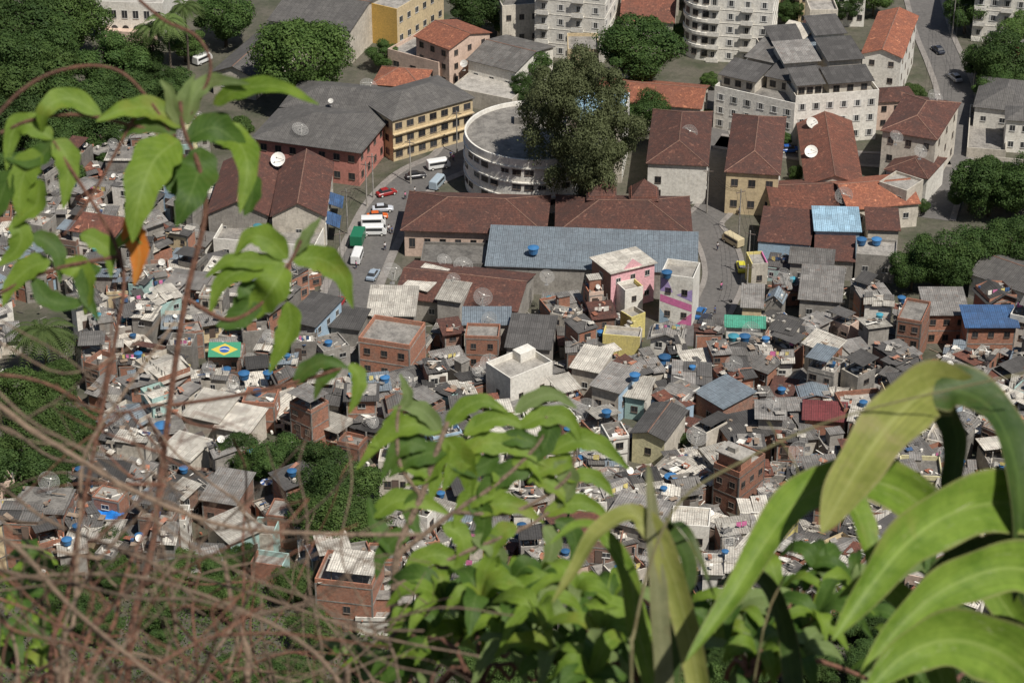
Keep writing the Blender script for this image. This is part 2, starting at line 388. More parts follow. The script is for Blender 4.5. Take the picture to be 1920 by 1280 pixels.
bld('tiled_house','beige house with bright orange tile roof','house',(780,68),(842,92),(893,52),9,WSC,'gx',TR,1.6,win=[('f',3,3,1.1,1.1,True),('r',3,3,1.0,1.1,True)])
bld('tiled_house','low house with red tile roof among dark roofs','house',(700,158),(790,165),(788,132),5,WO,'hip',TR)
bld('metal_roof_building','white building with grey metal roof','building',(878,112),(966,134),(1012,82),6.5,WW,'gx',RG,1.6,win=[('r',2,1,1,1),('f',3,1,1,1)])
bld('metal_roof_building','low annex with pale grey flat roof','building',(845,165),(960,188),(985,150),3.5,WO,'flat',COL_L,par=0.2)
bld('long_building','long building with dark roof wing and cream walls','building',(528,200),(738,222),(742,168),8,WC,'hip',RDK,2.5,win=[('f',8,2,1.2,1.3)],cap=False)
P,w,d,h=bld('long_building','cream yellow three storey building with dark roof by the road','building',(736,226),(886,184),(822,143),9,WC,'hip',RDK,2.4,win=[('f',7,3,1.5,1.2,True),('l',3,3,1.2,1.2,True)],cap=False)
m=M()
for k in (1,2): m.box(-.1,-.55,h*k/3-.15,w+.1,0.0,h*k/3+.05,0)
part(P,'ledge',m,[WC])
bld('pink_building','dusty pink house with dark grey hipped roof on a corner','building',(480,258),(672,284),(738,215),7.5,WP,'hip',RDK,2.6,win=[('f',7,2,1.2,1.3,True),('r',5,2,1.2,1.3,True)],cap=False,ov=0.9)
# round building
c=Pz(1003,250,10.5); P=root('round_building','white round building with stained concrete roof and window bands','building',(c.x,c.y,0))
rr=13.6; FOOT.append((c.x-14,c.y-14,0,28,28))
m=M(); m.cyl(0,0,[(-1,rr),(11.3,rr),(11.31,rr-.35),(10.4,rr-.4)],72,0); part(P,'wall',m,[WW])
m=M(); m.cyl(0,0,[(10.2,rr-.45),(10.5,rr-.45)],72,0); m.box(-4,4,10.5,0,7,12.0,0); part(P,'roof',m,[CO])
for k,z in enumerate((1.5,4.6,7.7)):
    m=M()
    m.cyl(0,0,[(z+1.7,rr+.02),(z+1.72,rr+.28),(z+1.95,rr+.28),(z+1.97,rr+.02)],72,0); part(P,'ledge',m,[WW])
    for i in range(18):
        if (i+k)%4==3: continue
        a=math.pi*(1.0+ (i+.5)/18*1.0); ob('window',win_mesh(1.6,.9,i%3!=0),P,(math.cos(a)*(rr+.02),math.sin(a)*(rr+.02),z+.9),a+math.pi/2)
bld('block_building','white block with pale blue parapet behind the round building','building',(1062,232),(1168,238),(1168,180),12,[WO,WW,WB,WO],'flat',RLB,par=0.8,win=[('f',3,4,1,1),('r',5,4,1,1)])
# apartments
def apt(label,A,B,C,h,fl,nf,nr,wm=WW,nl=0):
    P,w,d,h=bld('apartment_building',label,'apartment building',A,B,C,h,wm,'flat',COL_L,par=1.0,win=[('f',nf,fl,1.6,1.3,'s')]+([('r',nr,fl,1.3,1.2,'s')] if nr else [])+([('l',nl,fl,1.3,1.2,True)] if nl else []))
    m=M()
    for k in range(1,fl): m.box(-.06,-.06,h*k/fl-.06,w+.06,d+.06,h*k/fl+.06,0)
    part(P,'ledge',m,[wm]); m=M(); m.box(w*.3,d*.3,h,w*.7,d*.7,h+3,0); part(P,'bulkhead',m,[wm])
    def bm():
        m=M(); m.prism([(-1.3,-1.0,.15),(1.3,-1.0,.15),(1.3,-.062,.15),(-1.3,-.062,.15)],.15); m.box(-1.3,-1.0,.152,1.3,-.9,1.0,0); return m.mesh('balcony',[wm])
    me=bm()
    for i in range(0,nf,2):
        for k in range(fl): ob('balcony',me,P,(w*(i+.5)/nf,0,h*k/fl+.1))
    return P,w,d,h
apt('white apartment block with balconies and open shutters',(1003,-58),(1135,-46),(1150,-100),20,6,4,4,nl=2)
bld('tiled_house','house with weathered red tile roof between apartment blocks','house',(1165,38),(1262,42),(1275,-15),7,WO,'gx',TM,win=[('f',4,2,1,1)])
P,w,d,h=apt('cream apartment block with a rounded corner and stacked balconies',(1325,-8),(1450,0),(1465,-70),15,5,4,3,WW,0)
m=M(); m.cyl(0,5.0,[(-1,5.0),(h+1,5.0)],32,0)
for k in range(1,5): m.cyl(0,5.0,[(h*k/5-.08,5.02),(h*k/5-.07,5.35),(h*k/5+.6,5.35),(h*k/5+.61,5.02)],32,0)
part(P,'rounded_corner',m,[WW],(0.02,0.02,0))
for k in range(5):
    for i in range(4):
        a=math.pi*(1.05+.15*i); ob('window',win_mesh(1.2,1.2,True),P,(math.cos(a)*5.03,5+math.sin(a)*5.03,h*(k+.6)/5),a+math.pi/2)
P,w,d,h=bld('apartment_building','large cream white apartment block with cluttered terraces','apartment building',(1340,168),(1490,202),(1540,95),8.5,[WW,WW,WO,WW],'flat',CO,par=.9,win=[('f',6,3,1.5,1.2,'s'),('l',4,3,1.3,1.2,True)])
P2,w2,d2,h2=bld('apartment_building','cream white apartment wing with terraces and dark roofs','apartment building',(1492,188),(1648,176),(1655,62),10,[WW,WW,WO,WO],'flat',CO,par=.9,win=[('f',6,3,1.5,1.2,'s'),('r',4,3,1.3,1.2,True)])
for (P_,w_,d_,h_,L_) in ((P,w,d,h,[(0.02,0.08,.42,.22,2.6,RD),(.5,0.2,.45,.25,2.8,RD),(.08,.42,.35,.3,3.0,RG),(.55,.6,.4,.36,3.6,RM),(.2,.8,.3,.18,4.4,WO)]),(P2,w2,d2,h2,[(0.04,0.05,.3,.2,2.6,RD),(.42,.04,.5,.18,2.6,RD),(.05,.38,.4,.28,3.2,RG),(.55,.32,.4,.3,3.8,RD),(.1,.75,.35,.22,2.8,RD),(.6,.72,.35,.25,4.4,RD)])):
    for (fx,fy,fw,fd,hh,mt) in L_:
        m=M(); X,Y,a,b=fx*w_,fy*d_,fw*w_,fd*d_
        m.box(X,Y,h_-.1,X+a,Y+b,h_+hh,1); m.prism([(X-.5,Y-.7,h_+hh+.1),(X+a+.5,Y-.7,h_+hh+.1),(X+a+.5,Y+b+.4,h_+hh+1.0),(X-.5,Y+b+.4,h_+hh+1.0)],.1,0); part(P_,'penthouse',m,[mt,WO])
        for j in range(3): ob('window',win_mesh(1.2,1.2,True),P_,(X+a*(j+.5)/3,Y,h_+1.3),0)
bld('tiled_house','tall cream house with red tile roof beside the road','house',(1618,100),(1690,108),(1712,30),11,WW,'gy',TR,1.4,win=[('f',2,3,1,1,True),('r',4,3,1,1.1,True)])
apt('white apartment tower behind dark trees',(1835,-70),(1935,-62),(1935,-110),18,5,4,0)
bld('tiled_building','long low building with orange red tile roof','building',(1120,186),(1313,203),(1316,160),6,WO,'gx',TR,1.8,win=[('f',5,1,1,1)])
# terrace row
P,w,d,h=bld('tiled_house','white house with steep brown tile roof','house',(1215,306),(1325,311),(1335,212),8.2,WW,'hip',TB,2.3,win=[('r',3,2,1,1.1)])
for z in (1.2,4.0): ob('window',win_mesh(1.1,1.3,True),P,(2.0,0,z+.8),0)
bld('tiled_house','yellow two storey house with brown tile roof','house',(1362,322),(1460,328),(1470,222),8.8,[WC,WO,WC,WC],'hip',TB,2.2,win=[('f',3,2,1.2,1.3,True),('r',3,2,1,1.1)])
bld('tiled_house','house with mottled red tile roof','house',(1513,345),(1616,347),(1620,228),5,WO,'gy',TM,2.0,win=[('f',3,1,1,1)])
bld('tiled_house','low wide house with dark red tile roof','house',(1450,394),(1598,388),(1588,335),4.2,WC,'gx',TM,2.0,win=[('f',4,1,1,1)])
bld('tiled_house','low house with faded orange tile roof','house',(1592,392),(1722,380),(1672,328),5,WO,'gx',TR,2.0,win=[('f',3,1,1,1)])
P,w,d,h=bld('tiled_house','tall cream house with brown tile roof','house',(1655,245),(1755,262),(1768,190),11,WO,'hip',TB,1.8,win=[('f',3,3,1,1.2,True),('r',3,3,1,1.2,True)])
bld('tiled_house','small annex with dark tile roof','house',(1662,318),(1738,335),(1742,292),5.5,WW,'hip',TB,1.5,win=[('f',2,2,1,1)])
bld('terrace_house','cream house with railing terrace and dark roof','house',(1648,345),(1700,362),(1712,335),7,WO,'flat',CO,win=[('f',2,2,1,1)])
# school
P,w,d,h=bld('school_building','cream school wing with brown hipped tile roof','school',(758,430),(1018,438),(1020,370),5.5,WSC,'hip',TB,3.0,win=[('f',9,1,1.0,1.7,True)],ov=0.7)
P,w,d,h=bld('school_building','school wing with brown tile roof and two turrets','school',(1047,437),(1292,440),(1290,372),6,WSC,'hip',TB,3.0,win=[('f',8,1,1.0,1.6,True)],ov=0.7)
for fx in (0.33,0.66):
    m=M(); X=w*fx; Y=d*0.72; s=2.8; z=h+3.4
    m.box(X-s+.4,Y-s+.4,h,X+s-.4,Y+s-.4,z,1)
    cc=[(X-s,Y-s,z-.6),(X+s,Y-s,z-.6),(X+s,Y+s,z-.6),(X-s,Y+s,z-.6)]
    for i in range(4): m.poly([cc[i],cc[(i+1)%4],(X,Y,z+2.6)],0)
    part(P,'turret',m,[TB,TM])
bld('metal_roof_building','long hall with blue grey metal roof','building',(912,498),(1305,512),(1312,450),5.5,WG,'shed',RM,1.4,ov=0.3)
bld('annex','grey annex with flat concrete roof','building',(788,496),(908,499),(908,460),4,WG,'flat',CO,win=[('f',3,1,1,1)])
bld('tiled_building','low building with dark brown tile roof','building',(742,556),(968,582),(980,512),4.5,WG,'gx',TB,2.0,win=[('f',5,1,1,1)])
# warehouses
bld('warehouse','gabled warehouse with brown tile roof and grey stained wall','warehouse',(390,400),(500,402),(520,305),6.5,WG,'gy',TB,2.6,win=[('f',2,1,1,1)])
P,w,d,h=bld('warehouse','gabled warehouse with brown tile roof and pale wall','warehouse',(510,404),(608,404),(628,305),7,[WO,WO,WG,WG],'gy',TB,2.6,win=[('f',1,1,1,1),('r',3,1,1.2,1.6)])
for i in range(2):
    m=M(); m.prism([(w+.02,2+i*8,4.4),(w+2.6,2+i*8,3.4),(w+2.6,7+i*8,3.4),(w+.02,7+i*8,4.4)],.08,0); part(P,'awning',m,[RBL])
bld('annex','white walled yard building with patchy concrete roof','building',(400,455),(590,470),(600,425),3.5,WW,'flat',CO,par=0.9,win=[('f',4,1,1,1)])
# painted houses
P,w,d,h=bld('painted_house','pink house with brick end wall and pale sheet roof','house',(1110,484),(1146,512),(1218,482),8.0,[MB,WLP,WLP,MB],'shed',RL,-.4,win=[('f',1,2,1.1,1.1),('r',3,2,.9,1.0,False)],ov=0.4)
m=M(); m.poly([(w+.02,d*.25,h-.4),(w+.02,d*.75,h-.4),(w+.02,d*.5,h+1.6)],0); m.poly([(w-.2,d*.75,h-.4),(w-.2,d*.25,h-.4),(w-.2,d*.5,h+1.6)],0); m.poly([(w+.02,d*.25,h-.4),(w+.02,d*.5,h+1.6),(w-.2,d*.5,h+1.6),(w-.2,d*.25,h-.4)],0); m.poly([(w+.02,d*.5,h+1.6),(w+.02,d*.75,h-.4),(w-.2,d*.75,h-.4),(w-.2,d*.5,h+1.6)],0); part(P,'gable',m,[WLP])
P,w,d,h=bld('painted_house','white house with pink, lilac and blue diagonal stripes','house',(1238,522),(1300,530),(1308,500),9,[WW,WW,WW,WW],'flat',COL_L,par=0.9,win=[('f',2,2,.9,1.0,True)])
m=M(); m.poly([(0.1,-.02,4.6),(w-.1,-.02,3.2),(w-.1,-.02,4.6),(0.1,-.02,6.0)],0); m.poly([(w*.45,-.024,0),(w-.05,-.024,0),(w-.05,-.024,3.0)],0); m.poly([(.1,-.02,6.6),(w*.4,-.02,6.6),(w*.2,-.02,9.2),(.1,-.02,9.2)],1)
m.poly([(w*.5,-.02,6.2),(w-.1,-.02,5.2),(w-.1,-.02,7.6)],1); m.poly([(.1,-.02,.3),(w*.4,-.02,.3),(.1,-.02,3.2)],2); part(P,'painted_stripe',m,[WHP,WL,WB])
P,w,d,h=bld('painted_house','yellow house with stepped stairway wall','house',(1184,604),(1210,594),(1200,578),4.2,[WY,WO,WO,WY],'flat',COL_L,par=0.9,win=[('f',1,1,.9,1)])
m=M()
for i in range(9): m.box(-5.2+i*.58,-1.2,-1,-4.62+i*.58,-.9,.2+i*.6,0); m.box(-5.2+i*.58,-.9,-1,-4.62+i*.58,.6,-.4+i*.6,1)
part(P,'steps',m,[WY,COL_L])
bld('painted_house','low house with yellow parapet and pale floor','house',(1130,632),(1200,638),(1196,620),4,[WY,WO,WO,WY],'flat',COL_L,par=0.6)
bld('painted_house','narrow white and yellow house below the pink one','house',(1172,552),(1206,544),(1202,526),5,[WW,WY,WW,WW],'flat',CO,par=.8,win=[('f',1,2,.8,.9,True)])
bld('painted_house','low house with narrow hot pink front','house',(1410,500),(1440,498),(1444,474),5,[WO,WHP,WY,WY],'flat',CO,win=[('f',1,1,.9,1,True)])
bld('painted_house','cream narrow house by the road','house',(1392,575),(1428,577),(1434,540),4.5,[WC,WO,WO,WO],'shed',RG,.5,win=[('f',1,1,.9,1,True)])
bld('painted_house','house with bright green roof and light blue walls','house',(1362,612),(1432,615),(1436,600),4.5,[WW,WB,WB,WT],'shed',RGN,.3,win=[('f',3,1,.9,1)])
bld('tiled_house','house with brown roof and pale blue front wall','house',(1422,452),(1518,460),(1515,405),4,[WB,WB,WO,WO],'shed',TB,1.2,ov=.2)
bld('sheet_roof_house','house roofed in light blue metal sheet','house',(1530,432),(1612,434),(1612,395),5.5,[WB,WO,WO,WB],'shed',RLB,.5)
bld('sheet_roof_house','house with dark brown sheet roof','house',(1628,430),(1685,432),(1688,398),5,WO,'shed',TB,.6)
bld('tiled_house','house with dark sheet roof below blue house','house',(1530,486),(1600,490),(1602,445),4,WG,'shed',TB,.6,win=[('f',2,1,.9,1)])
bld('terrace_house','grey terrace house carrying two blue tanks','house',(1605,480),(1680,486),(1684,455),5,WG,'flat',CO,win=[('f',2,1,1,1)])
bld('sheet_roof_house','house with patched grey sheet roof','house',(1482,492),(1560,498),(1568,476),5,WG,'shed',RG,.6,win=[('f',2,1,1,1)])
bld('sheet_roof_house','house with long sloping grey sheet roof','house',(1500,560),(1575,566),(1582,512),5,WG,'shed',RG,1.0,win=[('f',2,1,1,1)])
bld('villa','white walled villa with dark hipped roof','house',(1828,200),(1935,212),(1935,155),5,WW,'hip',RDK,2.5,win=[('f',3,1,1,1)],cap=False)
bld('villa','white villa with columns and grey roof','house',(1888,225),(1960,230),(1960,205),7,WW,'hip',RDK,1.5,win=[('f',3,2,1,1.2)],cap=False)
bld('yard','paved yard enclosed by pale grey wall','yard',(1812,290),(1885,296),(1892,215),0.6,WO,'flat',CO,par=1.6)
bld('long_house','white house with dark grey gabled roof beside trees','house',(1820,512),(1945,556),(1960,500),5,WW,'gx',RDK,1.6,win=[('f',4,1,1,1)])
bld('brick_house','brick house with blue sheet roof','house',(1815,612),(1905,612),(1910,582),6.5,MB,'shed',RBL,.7,frame=2,win=[('f',3,2,.9,1,True)],ov=.6)
bld('brick_house','three storey brick house with grey terrace roof','house',(1682,600),(1728,608),(1745,570),8,MB,'flat',CO,frame=3,win=[('f',2,3,.9,1,True)])
bld('brick_house','two storey brick house with long grey sheet roof','house',(1738,590),(1815,590),(1838,548),6,MB,'shed',RG,.8,frame=2,win=[('f',3,2,.9,1,True)])
# mid favela landmarks
P,w,d,h=bld('white_house','white rendered house with open roof terrace and parapet','house',(911,690),(957,720),(1030,684),6.0,WW,'flat',COL_L,par=1.1,win=[('f',1,1,.7,.7,True),('r',2,1,.8,.8,True)])
m=M(); m.box(w*.02,d*.62,h,w*.35,d*.98,h+1.6,0); part(P,'bulkhead',m,[WW])
P,w,d,h=bld('painted_house','small pale yellow house with dark sheet roof','house',(1186,810),(1246,824),(1286,770),5.6,[WPY,WO,WO,WG],'gy',RD,.8,win=[('f',1,1,.9,1,True)])
P,w,d,h=bld('brick_house','tall orange brick house with stepped roof terraces','house',(1338,876),(1386,896),(1446,864),7,MB,'flat',CO,par=.9,frame=2,win=[('f',2,2,.9,.9,True),('r',3,2,.9,.9,True)])
m=M(); m.box(.3,d*.1,h,w*.95,d*.5,h+2.6,0); m.box(-.1,d*.05,h+2.6,w*1.05,d*.55,h+2.8,1); m.box(w*.3,d*.2,h+2.8,w*.6,d*.35,h+3.6,1); part(P,'upper_room',m,[MB,COL_L])
bld('sheet_roof_house','house with pale corrugated sheet roof','house',(1072,688),(1122,698),(1150,662),6,WO,'shed',RL,.4,win=[('f',1,1,.9,1)])
bld('painted_house','pale blue and white house with patched grey roof','house',(1110,722),(1160,736),(1200,700),6,[WO,WB,WO,WO],'shed',RG,.5,win=[('f',2,1,1,1,True),('r',2,1,.8,.9,True)])
bld('painted_house','small house with pale turquoise wall and grey roof','house',(1172,742),(1208,748),(1228,715),4.5,[WT,WW,WO,WO],'shed',RL,.4,win=[('f',1,1,1,1,True)])
bld('sheet_roof_house','house with long blue grey metal roof','house',(1305,735),(1356,765),(1405,735),5.5,MB2,'shed',RM,.5,win=[('f',1,1,1,1)])
bld('sheet_roof_house','house with maroon sheet roof and brick walls','house',(1508,785),(1585,790),(1588,762),5,MB,'shed',RMR,.5,frame=1,win=[('f',2,1,1,1)])
bld('sheet_roof_house','house with blue grey metal roof above the street','house',(870,608),(955,608),(962,582),5.5,WO,'shed',RM,.5,win=[('f',2,1,1,1)])
bld('brick_house','wide brick house with fenced roof terrace','house',(672,640),(768,655),(800,612),6.5,MB,'flat',CO,par=.8,frame=2,win=[('f',3,2,1,1,True)])
bld('brick_house','brick house with dark sheet roof and small windows','house',(872,634),(935,636),(945,612),6,MB,'flat',CO,frame=2,win=[('f',2,2,.8,.9,True)])
bld('sheet_roof_house','house with beige corrugated roof in stepped panels','house',(345,778),(408,792),(432,748),4.5,WO,'shed',RL,.8)
bld('sheet_roof_house','house with beige corrugated lower roof','house',(405,800),(465,812),(488,772),4.0,WO,'shed',RL,.6)
bld('sheet_roof_house','small house with white sheet roof above laundry','house',(298,848),(355,864),(392,828),4.2,[WW,WO,WG,WG],'shed',RL,.3,win=[('f',1,1,1,1)])
P,w,d,h=bld('painted_house','turquoise edged house with beige sheet roof','house',(388,978),(432,1018),(492,995),4.5,[WO,WT,WT,WO],'shed',RL,.3,win=[('f',1,1,1,1),('r',2,1,.8,.9)])
bld('terrace_house','turquoise roof terrace with parapet walls','house',(470,1010),(512,1014),(552,985),3.5,[WO,WT,WT,WT],'flat',COL_L,par=1.0)
bld('brick_house','brick house with flat grey roof beside turquoise terrace','house',(498,968),(560,975),(570,942),5.5,MB,'flat',CO,par=.3,frame=1,win=[('f',2,1,.9,1,True)])
bld('terrace_house','turquoise terrace with blue wading pool','house',(470,1062),(530,1070),(540,1045),3,[MB,WT,WT,MB],'flat',CO,par=.8)
bld('brick_house','brick house with dark sheet roof near trees','house',(378,935),(440,945),(478,895),5.5,MB2,'shed',RG,.6,frame=1,win=[('f',2,1,.9,1,True)])
bld('sheet_roof_house','white box house with pale flat roof','house',(1258,985),(1330,990),(1335,955),5,WW,'flat',RL,par=.3,win=[('f',2,1,.9,1,True)])
bld('sheet_roof_house','house with dark roof sheets over pale wall','house',(620,612),(672,618),(690,585),4,WG,'shed',RD,.4)
bld('sheet_roof_house','building with large pale sloping roof sheets','house',(690,590),(775,592),(778,548),4.5,WG,'shed',RL,1.0)
bld('sheet_roof_house','pale tilted sheet roof shelter on brown roof','house',(760,535),(800,545),(815,505),6,WG,'shed',RL,.5)
bld('sheet_roof_house','pale tilted sheet roof shelter beside dish','house',(820,560),(862,566),(868,535),6,WG,'shed',RL,.5)
bld('sheet_roof_house','house with dark sheet roof and blue side windows','house',(538,600),(590,612),(600,556),6,[WG,WB,WG,WG],'shed',RD,.5,win=[('r',3,2,.9,1)])
bld('sheet_roof_house','brick edged house with dark grey sheet','house',(950,650),(1030,655),(1040,602),5,WG,'shed',RD,.8)
bld('brick_house','brick house under the painted flag roof','house',(388,672),(455,672),(457,645),5.0,MB2,'flat',CO,par=.2,frame=2,win=[('f',2,2,.8,.9,True)])
NL=len(FOOT)
# ------------------------------------------------------------------ props
def tank_mesh(kind):
    def f():
        m=M(); m.cyl(0,0,[(0,.55),(.05,.6),(.85,.74),(.87,.8),(.93,.8),(.94,.76),(1.12,.25),(1.13,.01)],16,0); return m.mesh('tank_body',[TANKB if kind else TANKT],False)
    return cached(('tank',kind),f)
def tank(p,s=1.0,kind=1):
    o=top(ob('water_tank',tank_mesh(kind),None,p,R.uniform(0,6),(s,s,s)),'blue plastic water tank with lid on a rooftop' if kind else 'turquoise water tank with lid on a rooftop','water tank','blue water tanks on rooftops'); return o
def dish_parts():
    n=20; D=1.5
    m=M(); 
    for r0,r1 in ((0.1,.55),(.55,1.0),(1.0,D)):
        for k in range(n):
            a,b=2*math.pi*k/n,2*math.pi*(k+1)/n
            m.poly([(r*math.cos(t),r*math.sin(t),r*r*.16) for r,t in ((r0,a),(r1,a),(r1,b),(r0,b))])
    refl=m.mesh('reflector',[DISH],True)
    m=M()
    for k in range(n):
        a=2*math.pi*k/n; m.tube([(r*math.cos(a),r*math.sin(a),r*r*.16+.02) for r in (0.1,.8,D)],.018,.014,4)
    for r in (.5,1.0,D): m.tube([(r*math.cos(t),r*math.sin(t),r*r*.16+.02) for t in np.linspace(0,2*math.pi,25)],.018,.018,4)
    ribs=m.mesh('ribs',[DISHR])
    m=M()
    for k in range(3):
        a=2*math.pi*k/3; m.tube([(1.2*math.cos(a),1.2*math.sin(a),.25),(0,0,1.25)],.025,.025,4)
    m.cyl(0,0,[(1.15,.12),(1.4,.12)],8); feed=m.mesh('feed_horn',[DISHS])
    m=M(); m.tube([(0,0,-1.6),(0,0,0)],.06,.06,6); m.box(-.35,-.35,-1.65,.35,.35,-1.58); pole=m.mesh('pole',[DISHR])
    return refl,ribs,feed,pole
DP=dish_parts()
def solid_dish():
    m=M(); n=18
    rs=(0.001,.3,.6,.9)
    for i in range(3):
        for k in range(n):
            a,b=2*math.pi*k/n,2*math.pi*(k+1)/n; m.poly([(r*math.cos(t),r*math.sin(t),r*r*.25) for r,t in ((rs[i],a),(rs[i+1],a),(rs[i+1],b),(rs[i],b))])
    r=m.mesh('reflector',[DISHS],True)
    m=M(); m.tube([(0.75,0,.15),(0,0,.8)],.03,.03,4); m.cyl(0,0,[(.75,.08),(.95,.08)],8); return r,m.mesh('feed_horn',[DISHR])
SD=solid_dish()
def dish(p,s=1.0,solid=False):
    P=root('satellite_dish','white solid satellite dish on a short mast' if solid else 'large wire mesh satellite dish on a mast','satellite dish',(p[0],p[1],p[2]),0,'satellite dishes on rooftops')
    h=1.5*s; ob('pole',DP[3],P,(0,0,h),0,(s,s,s))
    az=R.uniform(-.9,.7); el=R.uniform(.5,.95)
    def tl(me,name):
        o=ob(name,me,P,(0,0,h+.05),0,(s,s,s)); o.rotation_euler=(el,0,az+0.3)
        return o
    if solid: tl(SD[0],'reflector'); tl(SD[1],'feed_horn')
    else: tl(DP[0],'reflector'); tl(DP[1],'ribs'); tl(DP[2],'feed_horn')
RUB=M(); RUBM=[WOOD,CO,RL,MB,RD,WW,RBL,TR]
def junk(P,x,y,z):
    k=R.random(); a=R.uniform(0,3.14); ca,sa=math.cos(a),math.sin(a)
    if k<.4: l,w_,t=R.uniform(.8,2.4),R.uniform(.08,.2),R.uniform(.06,.12)
    elif k<.75: l,w_,t=R.uniform(.25,.7),R.uniform(.2,.5),R.uniform(.15,.5)
    else: l,w_,t=R.uniform(.8,1.8),R.uniform(.6,1.1),.04
    pts=[(x+dx*ca-dy*sa,y+dx*sa+dy*ca,z+t+(R.uniform(0,.25) if k>=.75 else 0)) for dx,dy in ((-l/2,-w_/2),(l/2,-w_/2),(l/2,w_/2),(-l/2,w_/2))]
    RUB.prism(pts,t,R.choices(range(8),[6,5,5,4,4,5,.5,1])[0])
# ------------------------------------------------------------------ favela fill
def inpoly(u,v,poly):
    c=False; n=len(poly); j=n-1
    for i in range(n):
        a,b=poly[i],poly[j]
        if (a[1]>v)!=(b[1]>v) and u<(b[0]-a[0])*(v-a[1])/(b[1]-a[1])+a[0]: c=not c
        j=i
    return c
FAV=[(-60,440),(180,330),(250,270),(385,270),(385,420),(400,480),(600,490),(610,600),(690,620),(760,600),(980,600),(1060,540),(1230,600),(1330,650),(1400,510),(1470,500),(1640,500),(1660,600),(1830,600),(2000,630),(2000,1200),(640,1170),(560,1120),(-80,1080)]
EXC=[[(-80,680),(170,690),(200,940),(-80,960)],[(400,835),(560,835),(700,870),(760,1010),(700,1060),(600,1040),(540,930),(430,880)],[(0,580),(150,580),(150,680),(0,680)]]
def foot_hit(x,y,r):
    for (ax,ay,an,w,d) in FOOT[:NL]:
        dx,dy=x-ax,y-ay; lx=dx*math.cos(an)+dy*math.sin(an); ly=-dx*math.sin(an)+dy*math.cos(an)
        if -r<lx<w+r and -r<ly<d+r: return True
    return False
def street_hit(x,y,r):
    for c,hw in STREETS:
        for p in c:
            if (p.x-x)**2+(p.y-y)**2<(hw+r)**2: return True
    return False
wallc=[(MB,27),(MB2,11),(WG,22),(WO,17),(WW,13),(WC,2.5),(WB,2.5),(WT,1.6),(WY,.8),(WPY,1.5),(WLP,1),(WSC,2.5)]
roofc=[(RG,38),(RD,20),(RL,19),(RM,6),(TB,5),(TM,3),(CO,6)]
wname={MB:'bare brick',MB2:'dark brick',WG:'grey plastered',WO:'off-white plastered',WW:'white painted',WC:'cream painted',WB:'light blue painted',WT:'turquoise painted',WY:'yellow painted',WPY:'pale yellow painted',WLP:'pink painted',WSC:'salmon painted'}
rname={RG:'grey corrugated sheet',RD:'dark corrugated sheet',RL:'pale corrugated sheet',RM:'blue grey sheet',TB:'brown tile',TM:'red tile',CO:'concrete slab',RBL:'blue sheet'}
def pick(l): return R.choices([a for a,b in l],[b for a,b in l])[0]
nh=0
cells=[]
y=262
row=0
while y<450:
    x=-100+(row%2)*2.4
    while x<110:
        cells.append((x+R.uniform(-1.7,1.7),y+R.uniform(-1.6,1.6))); x+=4.9
    y+=4.55; row+=1
